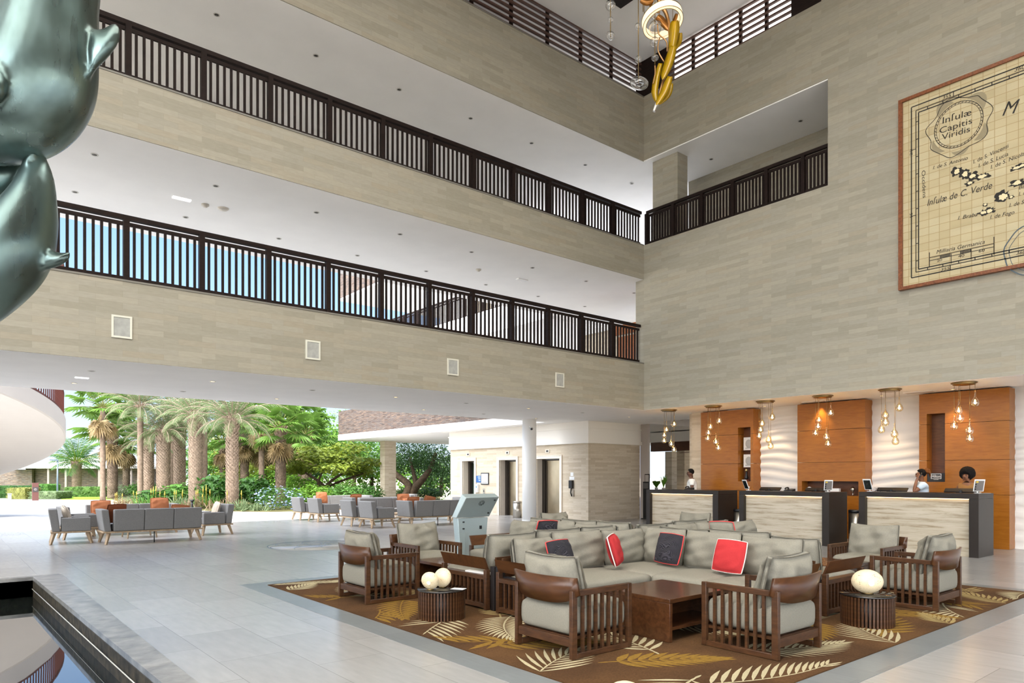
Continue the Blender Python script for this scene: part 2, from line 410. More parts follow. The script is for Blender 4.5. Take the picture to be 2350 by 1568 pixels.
# ------------------------------------------------------------------ railings of the galleries
def railing(name, label, origin, rz, L, n_bays, z0, z1, first_off, nb=9, tail=None):
    root = thing(name, label, 'railing', (origin[0], origin[1], 0), rz)
    proto = {}
    def put(key, make, parent, loc):
        if key not in proto: o = proto[key] = make().build(key.split('|')[0], M['dark_rail'], parent)
        else: o = proto[key].copy(); COL.objects.link(o); o.parent = parent
        o.location = loc; return o
    bays = [(first_off+k*L, L, nb) for k in range(n_bays)]
    if tail: bays.append((first_off+n_bays*L, tail, max(1,int(tail/L*nb))))
    end = bays[-1][0]+bays[-1][1]
    h = MB(); h.box(first_off, end, -.03, .05, z1-.075, z1); h.build('handrail', M['dark_rail'], root)
    for x, l, n in bays:
        put('second_rail|%.3f'%l, lambda: MB().box(.05, l-.05, -.02, .02, z1-.175, z1-.115), root, (x,0,0))
        b = put('bottom_rail|%.3f'%l, lambda: MB().box(.05, l-.05, -.02, .02, z0+.02, z0+.075), root, (x,0,0))
        for j in range(n):
            put('baluster', lambda: MB().box(-.021, .021, -.015, .015, z0+.075, z1-.175), b, ((j+1)*l/(n+1),0,0))
    for x in [q[0] for q in bays]+([end] if tail else []):
        put('post', lambda: MB().box(-.045, .045, -.04, .06, z0-.01, z1-.076), root, (x,0,0))
    return root
railing('gallery_railing', 'dark timber railing along the lowest gallery, blue sky behind it', (0,YB+.1), 0, 1.194, 14, Z1, 5.90, 2.42-3*1.194)
railing('gallery_railing', 'long dark timber railing along the middle gallery with white wall behind', (0,YB+.1), 0, 1.195, 14, Z2, 9.16, 2.45-3*1.195)
railing('gallery_railing', 'short dark timber railing in the opening of the reception wall', (XR+.1,12.9), -PI/2, .937, 5, Z2, 9.16, 0.0, 9, .63)
# clerestory louvres
def louvre(name, label, loc, rz, L, posts, n=7):
    r = thing(name, label, 'louvre screen', loc, rz)
    h = ZT-Z3-.06
    for k in range(n):
        z = Z3+.06+k*(h-.06)/(n-1+.0)
        m = MB(); m.box(0, L, -.03, .03, -.022, .022); m.build('slat', M['louvre'], r, (0,0,z))
    for x in posts:
        m = MB(); m.box(x-.04, x+.04, .04, .10, Z3+.005, ZT-.005); m.build('post', M['dark_rail'], r)
    return r
M['louvre'] = wood('red_brown_slats', srgb(70,48,40), srgb(98,70,60), .5)
louvre('louvre_screen', 'dark slatted louvre above the long upper gallery parapet', (XL,YB+.1,0), 0, XR-XL, [XL+1.2+1.2*k for k in range(24)] and [1.2*k+.8 for k in range(24)])
louvre('louvre_screen', 'slatted louvre with bright daylight behind, above the reception wall', (XR+.1,12.07,0), -PI/2, 3.6, [.72,1.44,2.16,2.88])
m = MB(); m.box(15.9, 15.92, 8.47, 12.07, Z3, ZT); m.build('window_1', emit('bright_clerestory_pane', (1,.96,.93,1), 1.25), kind='structure')
# speaker grilles on the lower parapet
for k, (x, lab) in enumerate([(2.335,'square pale speaker grille on the lower parapet, the one nearest the dolphins'), (5.64,'pale speaker grille on the lower parapet, second from the dolphins'), (8.955,'pale speaker grille on the lower parapet, third from the dolphins'), (12.275,'pale speaker grille on the lower parapet, nearest the reception wall')]):
    t = thing('speaker_grille', lab, 'speaker', (x,YB,4.01), 0, 'speaker grilles on the lower parapet')
    m = MB(); w,h,b = .15,.185,.03
    m.box(-w,w,-.02,0,-h,-h+b); m.box(-w,w,-.02,0,h-b,h); m.box(-w,-w+b,-.02,0,-h+b,h-b); m.box(w-b,w,-.02,0,-h+b,h-b)
    m.build('frame', flat('cream_frame', srgb(214,212,198), .5) if k == 0 else bpy.data.materials['cream_frame'], t)
    m = MB(); m.box(-w+b,w-b,-.012,0,-h+b,h-b)
    m.build('grille', flat('mottled_grille', srgb(164,164,158), .7, 0, .2, .16, 9) if k == 0 else bpy.data.materials['mottled_grille'], t)
# recessed lights
M['dl_ring'] = flat('downlight_ring', srgb(200,196,190), .35)
M['dl_off'] = flat('downlight_dark_lens', srgb(70,66,62), .2)
M['dl_on'] = emit('downlight_warm_lens', (1,.74,.36,1), 2.6)
def dl_mesh(lens):
    m = MB(); m.lathe([(.062,0),(.062,-.006),(.045,-.008),(.040,.0)], 20, 0); m.cyl((0,0),.041,-.004,0,16,1)
    return m, [M['dl_ring'], lens]
_dl = {}
def downlight(p, lit, lab, grp):
    k = lit
    if k not in _dl:
        m, mt = dl_mesh(M['dl_on'] if lit else M['dl_off']); o = _dl[k] = m.build('downlight', mt)
    else: o = _dl[k].copy(); COL.objects.link(o)
    o.location = (p.x,p.y,p.z-.006); tag(o, lab, 'light', grp)
for px,py in [(497,33),(725,127),(916,205),(1080,271),(1220,328),(1343,378),(1450,421)]:
    downlight(atz(px,py,Z2T), 0, 'small round downlight recessed in the ceiling above the middle gallery', 'downlights above the middle gallery')
for px,py in [(1837,277),(1632,365)]:
    downlight(atz(px,py,Z2T), 0, 'small round downlight in the ceiling of the reception wall opening', 'downlights in the wall opening')
for px,py in [(217,354),(495,426),(726,487),(918,537),(1082,578),(1222,614),(1345,645),(1455,672)]:
    downlight(atz(px,py,Z1T), 0, 'small round downlight above the lowest gallery, in the row nearest the atrium', 'inner row of downlights above the lowest gallery')
for px,py in [(172,440),(426,498),(640,547),(820,586),(978,622),(1115,653),(1235,680),(1342,703)]:
    downlight(atz(px,py,Z1T), 0, 'small round downlight above the lowest gallery, in the row nearest the railing', 'outer row of downlights above the lowest gallery')
for px,py in [(210,851),(420,898),(717,895),(1070,925),(1110,950),(1337,947),(1335,967),(1165,983)]:
    downlight(atz(px,py,Z0), 0, 'unlit round downlight in the white ground floor ceiling', 'unlit downlights over the open lounge')
for px,py in [(170,879),(488,875),(635,915),(908,911),(972,940),(1213,937),(1230,960),(1444,957),(1645,944),(1755,932),(1880,921),(2023,908),(2187,893)]:
    downlight(atz(px,py,Z0), 1, 'lit warm round downlight in the white ground floor ceiling', 'lit downlights in the ground floor ceiling')
def box_thing(name, lab, cat, c, s, mt, bevel=0, group=None):
    m = MB(); m.box(-s[0]/2,s[0]/2,-s[1]/2,s[1]/2,-s[2],0); o = m.build(name, mt, None, c, None, bevel)
    return tag(o, lab, cat, group)
p = atz(417,455,Z1T)-Vector((0,0,.006)); box_thing('ceiling_emergency_light', 'long flat white emergency light on the gallery ceiling', 'light', p, (.34,.11,.02), emit('white_lens', (1,1,.98,1), .9))
p = atz(188,866,Z0)-Vector((0,0,.006)); box_thing('ceiling_emergency_light', 'bright rectangular light in the ground ceiling above the curved stair', 'light', p, (.22,.10,.015), emit('white_lens_lit', (1,1,1,1), 1.3))
m = MB(); m.lathe([(.0001,-.06),(.04,-.055),(.05,-.03),(.075,-.025),(.075,0)],20); M['detector'] = flat('detector_plastic', srgb(206,198,186), .5)
for px,py,lab in [(471,469,'round smoke detector between long light and flat dome on gallery ceiling'),(1098,618,'round smoke detector on the gallery ceiling towards the reception wall')]:
    o = m.build('smoke_detector', M['detector'], None, atz(px,py,Z1T)-Vector((0,0,.006))); tag(o, lab, 'smoke detector', 'smoke detectors on the gallery ceiling')
m = MB(); m.lathe([(.0001,-.045),(.08,-.035),(.115,-.008),(.115,0)],24); o = m.build('ceiling_speaker', M['detector'], None, atz(512,478,Z1T)-Vector((0,0,.006))); tag(o, 'flat round dome on the gallery ceiling beside the smoke detector', 'speaker')
p = atz(1198,641,Z1T)-Vector((0,0,.006)); box_thing('ceiling_emergency_light', 'small white emergency light on gallery ceiling near the reception wall', 'light', p, (.36,.12,.03), M['white_plastic'])
M['vent'] = flat('vent_metal', srgb(196,186,178), .5)
for px,py,lab in [(1696,940,'flat ceiling vent above the left reception desk'),(1870,921,'flat ceiling vent above the middle reception desk'),(2110,899,'flat ceiling vent above the right reception desk')]:
    t = thing('ceiling_vent', lab, 'vent', atz(px,py,Z0)-Vector((0,0,.006)), 0, 'ceiling vents over the reception')
    q = MB(); q.box(-.12,.12,-.3,.3,-.012,0); q.build('frame', M['white_plastic'], t)
    q = MB()
    for k in range(6): q.box(-.1+.034*k,-.08+.034*k,-.28,.28,-.018,-.012)
    q.build('slats', M['vent'], t)

# ------------------------------------------------------------------ lift bank
LX, LY0, LY1 = 17.14, 16.62, 24.9
doors = [(23.99,23.18),(21.47,20.54),(19.27,18.03)]
doors = [(24.0,23.15,0),(21.5,20.45,1),(19.3,18.03,2)]
m = MB(); ys = [LY0] ; d_ = sorted([(b,a) for a,b,_ in doors])
y = LY0
for b, a in d_:
    m.box(LX, LX+.5, y, b, 0, Z0); m.box(LX, LX+.5, b, a, 2.18, Z0); y = a
m.box(LX, LX+.5, y, LY1, 0, Z0)
m.box(LX+.5, 19.85, LY0, LY0+.25, 0, Z0)
struct(m, 'wall_lift', M['lift_stone'])
m = MB()   # cornice frieze
for z0,z1,o in ((2.68,2.80,.10),(2.80,3.20,.05),(3.20,3.25,.08),(3.25,3.442,.04)):
    m.box(LX-o, LX, LY0, LY1+o, z0, z1); m.box(LX-o, 19.85, LY0-o, LY0, z0, z1)
struct(m, 'trim_cornice', M['cornice'] if 'cornice' in M else flat('cornice_white', srgb(232,226,216), .6))
M['lift_steel'] = flat('lift_door_steel', srgb(190,176,150), .3, 1, .5, .1, 3)
M['lift_dark'] = flat('lift_jamb_dark', srgb(70,64,58), .35, .8)
M['marble'] = flat('cream_marble', srgb(228,216,200), .4, 0, .5, .05, 4)
labs = ['lift doorway with dark green curtain inside, farthest of the three','middle lift with closed steel doors, left of the round white column','lift with closed steel doors, right of the round white column']
for a,b,k in doors:
    t = thing('lift_door', labs[k], 'lift', (LX,(a+b)/2,0), 0, 'lifts in the stone wall')
    hw = (a-b)/2
    m = MB()
    m.box(-.03,.02,hw,hw+.10,0,2.28); m.box(-.03,.02,-hw-.10,-hw,0,2.28); m.box(-.03,.02,-hw,hw,2.18,2.28)
    m.box(-.045,0,hw+.10,hw+.13,0,2.31); m.box(-.045,0,-hw-.13,-hw-.10,0,2.31); m.box(-.045,0,-hw-.10,hw+.10,2.28,2.31)
    m.build('surround', M['marble'], t, bevel=.006)
    m = MB(); m.box(.02,.30,hw-.02,hw-.001,0,2.17); m.build('reveal', M['marble'], t)
    m = MB(); m.box(.28,.40,hw-.17,hw-.02,0,2.12); m.box(.28,.40,-hw+.001,hw-.02,2.12,2.17); m.box(.32,.4,hw-.22,hw-.17,0,2.12); m.build('door_frame', M['lift_dark'], t)
    if k:
        m = MB(); m.box(.36,.40,-hw+.001,hw-.22,0,2.08); m.build('door_panel', M['lift_steel'], t)
        m = MB(); m.box(.35,.37,-hw+.001,hw-.22,2.08,2.12); m.build('lintel', M['lift_steel'], t)
    else:
        m = MB(); N=60
        vs=[]; fs=[]
        for i in range(N+1):
            yy = -hw+.002+(2*hw-.23)*i/N; x = .40+.03*math.sin(i*.9)+.01*math.sin(i*2.3)
            vs += [(x,yy,.02),(x,yy,2.1)]
        for i in range(N): fs.append((2*i,2*i+2,2*i+3,2*i+1))
        m.add(vs,fs,0,True); m.build('curtain', fabric('green_curtain', srgb(86,104,94)), t)
        m = MB(); m.sphere((.33,-hw+.16,.62),.09,12,0,(1,1,1.2)); m.build('tieback', fabric('rust_tieback', srgb(150,70,40)), t)
    m = MB(); m.box(-.03,0,-.11,.11,2.40,2.52); m.build('floor_indicator', flat('indicator_plate', srgb(216,206,190), .4) if k == 0 else bpy.data.materials['indicator_plate'], t)
    m = MB(); m.box(-.034,-.03,-.055,.055,2.43,2.49); m.build('display', M['black'], t)
# furniture of the lift wall
def wall_box(name, lab, cat, px, py, w, h, d, mt, X=LX):
    p = atX(px,py,X); m = MB(); m.box(-d,0,-w/2,w/2,-h/2,h/2); o = m.build(name, mt, None, p, None, .004); return tag(o, lab, cat)
o = wall_box('notice_frame', 'black framed white notice between the far lifts', 'notice', 1113.5, 1099, .52, .48, .03, M['black'])
m = MB(); m.box(-.034,-.03,-.22,.22,-.2,.2); m.build('paper', M['white_plastic'], o)
m = MB()
for k in range(5): m.box(-.036,-.034,-.12,.12-.05*(k%2),.12-.05*k-.008,.12-.05*k)
m.box(-.036,-.034,-.18,.18,-.16,-.14); m.build('printed_lines', flat('grey_print', srgb(120,120,120), .7), o)
o = wall_box('direction_sign', 'small blue sign with white lines beside the framed notice', 'sign', 1099, 1100, .36, .28, .015, flat('sign_blue', srgb(46,92,150), .5))
m = MB()
for k in range(3): m.box(-.019,-.015,-.13,.05-.03*k,.07-.07*k,.10-.07*k)
m.build('printed_lines', flat('pale_blue_print', srgb(190,214,236), .6), o)
o = wall_box('sanitiser_dispenser', 'white hand sanitiser dispenser on the wall below the blue sign', 'dispenser', 1097, 1121, .2, .33, .1, M['white_plastic'])
m = MB(); m.box(-.105,-.1,-.06,.03,.02,.1); m.build('window', flat('dispenser_window', srgb(90,130,160), .3), o)
o = wall_box('wall_mounted_call_panel', 'narrow steel lift call panel above the terminal', 'panel', 1111, 1130, .12, .3, .02, M['steel'])
m = MB(); m.cyl((0,0),.025,0,.012,12,0,Matrix.Rotation(-PI/2,4,'Y')); m.build('button', M['black'], o, (-.02,0,.05))
o = wall_box('fire_plan_holder', 'black fire extinguisher bracket with white signs on lift wall', 'safety device', 1313, 1112, .16, .28, .1, M['black'])
p = Vector((0,0,0))
m = MB(); m.box(-.012,0,-.12,.12,.16,.27); m.box(-.012,0,-.07,.07,.29,.42); m.build('sign_plate', M['white_plastic'], o)
m = MB(); m.tube([(-.03,.02,-.14),(-.05,.03,-.28),(-.03,-.01,-.42)], .02, 8); m.build('hose', M['black'], o)
m = MB(); m.box(-.04,-.0,-.10,-.06,-.42,-.2); m.build('handle_plate', M['steel'], o)
# round column, bin
t = thing('round_column', 'round white column between the two right lifts', 'column', (15.23,17.5,0))
m = MB(); m.cyl((0,0),.235,.0,Z0-.006,40); m.build('shaft', M['white'], t)
m = MB(); m.cyl((0,0),.242,0,.10,40); m.build('base_ring', flat('column_base_grey', srgb(186,186,184), .5), t)
p = atX(1220,984,15.05)
t = thing('security_camera', 'small grey security camera high on the white column', 'camera', p)
m = MB(); m.sphere((0,0,0),.055,14); m.build('housing', flat('camera_grey', srgb(190,190,188), .4), t)
m = MB(); m.sphere((-.03,-.03,-.015),.035,12); m.build('lens', M['black'], t)
m = MB(); m.tube([(0,0,.03),(.0,.10,.08)], .02, 8); m.build('mount', M['white_plastic'], t)
def bin_(name, loc, lab, mt, r=.2, h=.62, lid=True):
    t = thing(name, lab, 'bin', loc)
    m = MB(); m.lathe([(r,0),(r,h-.06)],28); m.build('body', mt, t)
    m = MB(); m.lathe([(r+.005,h-.06),(r+.005,h-.01),(r-.02,h),(r*.55,h),(r*.5,h-.05),(.0001,h-.05)],28); m.build('rim', M['black'] if lid else mt, t)
    return t
q = atz(1186,1190); bin_('litter_bin', (16.6,19.75,0), 'slim brushed steel litter bin beside the middle lift', M['steel'], .165, .62, False)
# pier of the wing, square
p = atD(890,1145,37)
m = MB(); m.box(18.5,19.2,33.1,33.6,0,Z0-.007); o = m.build('square_column', M['lift_stone']); tag(o, 'square limestone column under the far edge of the wing', 'column')

# ------------------------------------------------------------------ the wing of the building beyond the lifts
FX = 16.45
m = MB(); m.box(FX,FX+.4,YO+.02,34.4,Z0+.03,Z1+.2); m.box(FX+.4,34,34.0,34.4,Z0+.03,Z1+.2)
m.box(FX,FX+.4,22,34.4,11.0,12.6)
struct(m, 'wall_wing_fieldstone', M['fieldstone'])
m = MB(); m.box(FX+.02,34,22,34.4,10.9,11.1); m.box(FX+.35,34,17.95,34.3,7.1,7.3); m.box(FX,FX+.35,17.95,34.3,7.1,8.0); m.box(FX+.35,34,17.95,34.3,Z1-.2,Z1)
struct(m, 'ceiling_wing', M['ceil'])
m = MB(); m.box(22,22.3,17.9,33,Z1,10.9); struct(m, 'wall_wing_back', M['white'])
m = MB(); m.box(19.0,19.6,25.2,25.9,7.3,10.9); struct(m, 'pillar_wing', M['lift_stone'])
railing('wing_railing', 'far dark timber railing on the upper floor of the wing outside', (FX+.15,34.2), -PI/2, 1.2, 13, 8.0, 9.0, 0.3)
# things at the far right end of the lowest gallery
m = MB(); m.box(17.9,18.1,13.0,17.5,Z1-.2,6.6); struct(m, 'wall_gallery_end', M['lift_stone'])
m = MB(); m.box(17.85,18.1,13.0,17.5,6.6,6.75); struct(m, 'trim_gallery_end', M['white'])
m = MB(); m.box(17.0,17.05,13.25,15.2,Z1-.1,6.05); m.box(16.97,17.05,13.25,15.3,6.12,6.42); struct(m, 'door_1', wood('orange_timber', srgb(150,84,40), srgb(178,106,54), .4))
# ------------------------------------------------------------------ reception: back wall, panels, desks
WXF = 17.70
def wavy(Y0, Y1, z0, z1, ny, nz, x):
    m = MB(); vs = []; fs = []
    for i in range(ny+1):
        y = Y0+(Y1-Y0)*i/ny
        for j in range(nz+1):
            z = z0+(z1-z0)*j/nz
            ph = z*26 + 1.3*math.sin(y*1.7+.5*math.sin(z*3)) + .9*math.sin(y*3.1+z*2.2)
            a = .5+.5*math.sin(y*.9+z*1.9)
            s_ = math.sin(ph); d = (abs(s_)**.6)*(1 if s_ > 0 else -1)
            vs.append((x - .020*(.35+a)*d, y, z))
    for i in range(ny):
        for j in range(nz):
            q = i*(nz+1)+j
            fs.append((q, q+1, q+nz+2, q+nz+1))
    m.add(vs, fs, 0, True); return m
struct(wavy(-3, 12.3, 0, Z0, 260, 190, WXF), 'wall_reception_wavy', flat('wavy_panel_white', srgb(222,220,217), .75, 0, .2, .02, 1.5))
m = MB(); m.box(WXF+.03, WXF+.3, -3, 12.9, 0, Z0); m.box(17.45, WXF+.03, 12.22, 12.62, 0, Z0); struct(m, 'wall_reception_back', M['lift_stone'])
M['teak'] = wood('teak_boards', srgb(138,82,20), srgb(156,97,30), .32, (9,1.2,9))
M['teak'].name = 'teak_panel'
def teak_panel(name, lab, Y1, Y0, niche, XF=17.32, seams=(1.15,1.90,2.72)):
    """Y1 left edge, Y0 right edge as seen; niche (Y1,Y0,z0,z1)"""
    t = thing(name, lab, 'wall panel', (0,0,0), 0, 'teak wall panels')
    nz = [0]+list(seams)+[Z0-.03]
    m = MB()
    for k in range(4):
        a, b = nz[k]+.004, nz[k+1]-.004
        cuts = [(a,b)]
        if niche:
            n1,n0,z0,z1 = niche
            lo, hi = max(a,z0), min(b,z1)
            if lo < hi:
                m.box(XF,WXF+.02,n1,Y1,a,b); m.box(XF,WXF+.02,Y0,n0,a,b)
                if a < lo: m.box(XF,WXF+.02,n0,n1,a,lo)
                if hi < b: m.box(XF,WXF+.02,n0,n1,hi,b)
                continue
        m.box(XF,WXF+.02,Y0,Y1,a,b)
    m.build('boards', M['teak'], t)
    m = MB(); m.box(XF+.02,WXF+.01,Y0+.003,Y1-.003,0,Z0-.035)
    if not niche: m.build('seam_backing', M['dark_rail'], t)
    else:
        n1,n0,z0,z1 = niche
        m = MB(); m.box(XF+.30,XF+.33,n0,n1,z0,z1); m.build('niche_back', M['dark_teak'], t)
    return t
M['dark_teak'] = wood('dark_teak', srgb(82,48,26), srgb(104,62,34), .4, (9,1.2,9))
P1 = teak_panel('teak_wall_panel', 'left teak wall panel with trophy niche behind the desks', 12.2, 10.5, (10.97,10.58,1.40,2.91))
P2 = teak_panel('teak_wall_panel', 'middle teak wall panel with a low open shelf', 9.22, 7.5, (9.10,7.66,1.06,1.42))
P3 = teak_panel('teak_wall_panel', 'right teak wall panel with tall dark niche and black sign', 6.30, 4.56, (6.14,5.77,1.42,2.96))
# niche contents
for z, lab in ((2.28,'upper framed glass award in the narrow niche'),(1.80,'lower framed glass award in the narrow niche')):
    t = thing('framed_award', lab, 'award', (17.53,10.76,z), 0, 'framed awards in the niche')
    m = MB(); m.box(-.01,.01,-.16,.16,0,.36); m.build('mount', M['white_plastic'], t)
    m = MB(); m.sphere((-.012,0,.18),.10,12,0,(.1,1,1.2)); m.box(-.016,-.011,-.1,.1,.04,.07); m.build('crest', flat('award_grey'+str(int(z)), srgb(176,176,172), .4), t)
    m = MB(); m.box(-.04,.10,-.185,.185,-.02,0); m.build('shelf', M['dark_teak'], t)
t = thing('trophy', 'dark trophy with a pale round head at the bottom of the niche', 'trophy', (17.44,10.78,1.402)); t.scale = (.78,.78,.78)
m = MB(); m.box(-.06,.06,-.06,.06,0,.06); m.build('base', flat('trophy_rust', srgb(150,84,64), .5), t)
m = MB(); m.lathe([(.045,.06),(.075,.12),(.05,.20),(.03,.28),(.05,.34)],14); m.build('body', M['black'], t)
m = MB(); m.sphere((0,0,.40),.055,14); m.build('head', flat('trophy_gold', srgb(190,170,120), .3, .8), t)
p = Vector((17.36,5.955,1.52))
t = thing('hotel_sign', 'black sign with white framed lettering at the foot of the tall niche', 'sign', p)
m = MB(); m.box(-.02,.02,-.185,.185,-.10,.10); m.build('board', M['black'], t)
def text_mesh(s, size=1, shear=0, space=1):
    cu = bpy.data.curves.new('t', 'FONT'); cu.body = s; cu.size = size; cu.shear = shear; cu.space_character = space
    cu.resolution_u = 3; cu.align_x = 'LEFT'
    o = bpy.data.objects.new('t', cu); COL.objects.link(o)
    bpy.context.view_layer.update()
    me = bpy.data.meshes.new_from_object(o.evaluated_get(bpy.context.evaluated_depsgraph_get()))
    vs = [v.co.copy() for v in me.vertices]; fs = [tuple(p.vertices) for p in me.polygons]
    bpy.data.objects.remove(o); bpy.data.curves.remove(cu); bpy.data.meshes.remove(me)
    return vs, fs
def put_text(mb, s, M4, width=None, height=None, shear=0, mi=0, space=1, off=0.0, vscale=None):
    """text in the local XY plane of M4, baseline at the origin, scaled to a width"""
    vs, fs = text_mesh(s, 1, shear, space)
    x0 = min(v.x for v in vs); x1 = max(v.x for v in vs)
    sx = width/(x1-x0) if width else 1
    sy = height if height else sx
    mb.add([tuple(M4 @ Vector(((v.x-x0)*sx, v.y*sy, off))) for v in vs], fs, mi)
def wall_frame(o):   # text facing -X on a wall: local x = -Y, local y = +Z
    return Matrix(((0,0,-1,o[0]),(-1,0,0,o[1]),(0,1,0,o[2]),(0,0,0,1)))
m = MB(); W = wall_frame((-.022,.085,-.005)); put_text(m, 'Hilton', W, .17, .095); put_text(m, 'HONORS', wall_frame((-.022,.05,-.055)), .10, .022)
for a in ((-.105,.105,.075,.083),(-.105,.105,-.032,-.024)): m.box(-.024,-.021,a[0],a[1],a[2],a[3])
m.box(-.024,-.021,-.105,-.097,-.024,.075); m.box(-.024,-.021,.097,.105,-.024,.075)
m.build('lettering', flat('sign_white', srgb(235,235,235), .5), t)
# shelf contents of the middle panel
t = thing('crystal_vase', 'small clear glass ornament in the low teak shelf', 'ornament', (17.42,7.84,1.062)); m = MB(); m.lathe([(.03,0),(.012,.04),(.02,.09),(.06,.16),(.03,.22),(.0001,.2)],12); m.build('bowl', M['steel'], t)
box_thing('card_holder', 'small white card box in the low teak shelf', 'box', (17.42,8.27,1.24), (.1,.22,.17), M['white_plastic'], .004)
t = thing('round_ornament', 'ring shaped pale ornament in the low teak shelf', 'ornament', (17.42,8.95,1.062)); m = MB(); m.tube([(0,.07*math.cos(a),.12+.08*math.sin(a)) for a in [R(20*k) for k in range(19)]],.012,8); m.build('ring', M['white_plastic'], t); m = MB(); m.box(-.03,.03,-.03,.03,0,.04); m.build('base', M['black'], t)
# desks
t_ = NT('travertine'); t_.set(Roughness=.28)
n1 = t_.node('ShaderNodeTexNoise', i_Scale=2.2, i_Detail=9., i_Distortion=.35, i_Roughness=.72); t_.link(t_.coords((.45,.45,7)), n1.inputs['Vector'])
n2 = t_.node('ShaderNodeTexNoise', i_Scale=1.3, i_Detail=5., i_Distortion=.8); t_.link(t_.coords((.3,.3,3)), n2.inputs['Vector'])
c1 = t_.ramp(n1.outputs['Fac'], [(.28,srgb(112,92,68)),(.40,srgb(158,144,122)),(.49,srgb(184,174,156)),(.72,srgb(196,188,174))])
c2 = t_.ramp(n2.outputs['Fac'], [(.35,(.86,.83,.78,1)),(.65,(1.03,1.02,1.0,1))])
t_.link(t_.mix(1., c1, c2, 'MULTIPLY'), t_.b.inputs['Base Color']); M['travertine'] = t_.mat
M['desk_dark'] = flat('dark_bronze_stone', srgb(40,33,28), .4, 0, .3, .12, 3)
M['led'] = emit('warm_led_strip', (1,.72,.36,1), 2.5)
def desk(lab, Y1, Y0, h, X0=15.12, X1=15.98, leftleg=.13, rightleg=.16):
    t = thing('reception_desk', lab, 'reception desk', (X0,Y0,0), 0, 'reception desks in a row')
    L = Y1-Y0; D = X1-X0
    m = MB(); m.box(0,D,0,L,h-.10,h); m.build('worktop', M['desk_dark'], t, bevel=.004)
    m = MB(); m.box(0,D,0,rightleg,0,h-.101); m.build('side_panel', M['desk_dark'], t)
    m = MB(); m.box(0,D,L-leftleg,L,0,h-.101); m.build('side_panel', M['desk_dark'], t)
    m = MB(); m.box(.10,.14,rightleg+.002,L-leftleg-.002,0,h-.102); m.build('stone_front', M['travertine'], t, label='veined cream travertine front')
    m = MB(); m.box(.06,.10,rightleg+.01,L-leftleg-.01,h-.113,h-.101); m.build('light_strip', M['led'], t)
    return t
D1 = desk('left reception desk with travertine front, behind the round column side', 12.44, 10.14, 1.18)
D1['label'] = 'left reception desk with travertine front, nearest the lifts'
D2 = desk('middle reception desk with travertine front in dark stone frame', 9.55, 7.32, 1.19)
D3 = desk('right reception desk with travertine front and wide dark side', 6.68, 4.47, 1.215)
# desk equipment
def tablet(lab, px, py, z, yaw, dark=True, X=15.5):
    p = atX(px, py, X)
    t = thing('tablet', lab, 'tablet', (X,p.y,z), yaw, 'white tablets on the reception desks')
    T = Matrix.Rotation(R(-22),4,'Y')
    m = MB(); m.box(-.006,.006,-.09,.09,.04,.29,0,T); m.build('case', M['white_plastic'], t, bevel=.004)
    m = MB(); m.box(-.008,-.0065,-.074,.074,.055,.265,0,T); m.build('screen', M['screen_dark'] if dark else M['screen_grey'], t)
    if not dark:
        m = MB(); 
        for k in range(3): m.box(-.0095,-.0085,.045,.068,.075+.05*k,.105+.05*k,0,T)
        m.build('icons', M['black'], t)
        m = MB(); m.box(-.0095,-.0085,.02,.06,.225,.255,0,T); m.build('badge', flat('badge_yellow'+lab[:2], srgb(226,190,60), .5), t)
    m = MB(); m.tube([(.02,0,.012),(.03,0,.05),(.045,0,.10)],.012,8); m.cyl((.02,0),.06,0,.012,16); m.build('stand', M['white_plastic'], t)
    return t
M['screen_dark'] = flat('dark_screen', srgb(28,34,34), .08); M['screen_grey'] = flat('grey_screen', srgb(126,120,116), .15)
tablet('white tablet on the left end of the middle desk', 1716, 1118, 1.19, R(-25))
tablet('tilted white tablet on the right end of the middle desk', 1900, 1118, 1.192, R(35), False)
tablet('upright white tablet on the left end of the right desk', 1995, 1118, 1.217, R(-8))
tablet('large tilted white tablet beside the woman in the tan top', 2244, 1118, 1.217, R(35), False)
def monitor(lab, px, z, X=15.78, w=.55):
    p = atX(px, 1110, X)
    t = thing('desk_monitor', lab, 'monitor', (X,p.y,z), 0, 'black monitors behind the desks')
    T = Matrix.Rotation(R(52),4,'Y')
    m = MB(); m.box(-.012,.012,-w/2,w/2,.02,.13,0,T); m.build('panel', M['black'], t, bevel=.004)
    m = MB(); m.box(-.06,.06,-.07,.07,0,.006); m.box(-.01,.02,-.02,.02,.006,.05); m.build('foot', M['black'], t)
monitor('black monitor lying back on the middle desk, its left one', 1765, 1.19); monitor('black monitor on the middle desk below the teak shelf', 1872, 1.19)
monitor('black monitor on the right desk beside the woman on the phone', 2045, 1.215, w=.62); monitor('black monitor in front of the woman in the tan top', 2205, 1.215, w=.62)
def desk_phone(lab, px, z, X=15.7):
    p = atX(px, 1118, X)
    t = thing('desk_phone', lab, 'telephone', (X,p.y,z), 0, 'desk telephones')
    m = MB(); m.add([(-.09,-.1,0),(.09,-.1,0),(.09,.1,0),(-.09,.1,0),(-.09,-.1,.02),(.09,-.1,.06),(.09,.1,.06),(-.09,.1,.02)],[(3,2,1,0),(4,5,6,7),(0,1,5,4),(1,2,6,5),(2,3,7,6),(3,0,4,7)]); m.build('base', M['black'], t)
    m = MB(); m.tube([(-.08,.07,.05),(-.05,.07,.075),(.04,.07,.085),(.08,.07,.07)],.018,8); m.build('handset', M['black'], t)
desk_phone('black desk telephone in front of the man in white', 1582, 1.18); desk_phone('black desk telephone on the middle desk', 1812, 1.19)
t = thing('card_rack', 'black wire rack beside the upright tablet', 'rack', (15.6,atX(2014,1118,15.6).y,1.215)); m = MB()
for k in range(3): m.tube([(0,-.06,0),(0,.06-.05*k,.09),(0,.06,0)],.004,6); 
m.build('wire', M['black'], t)
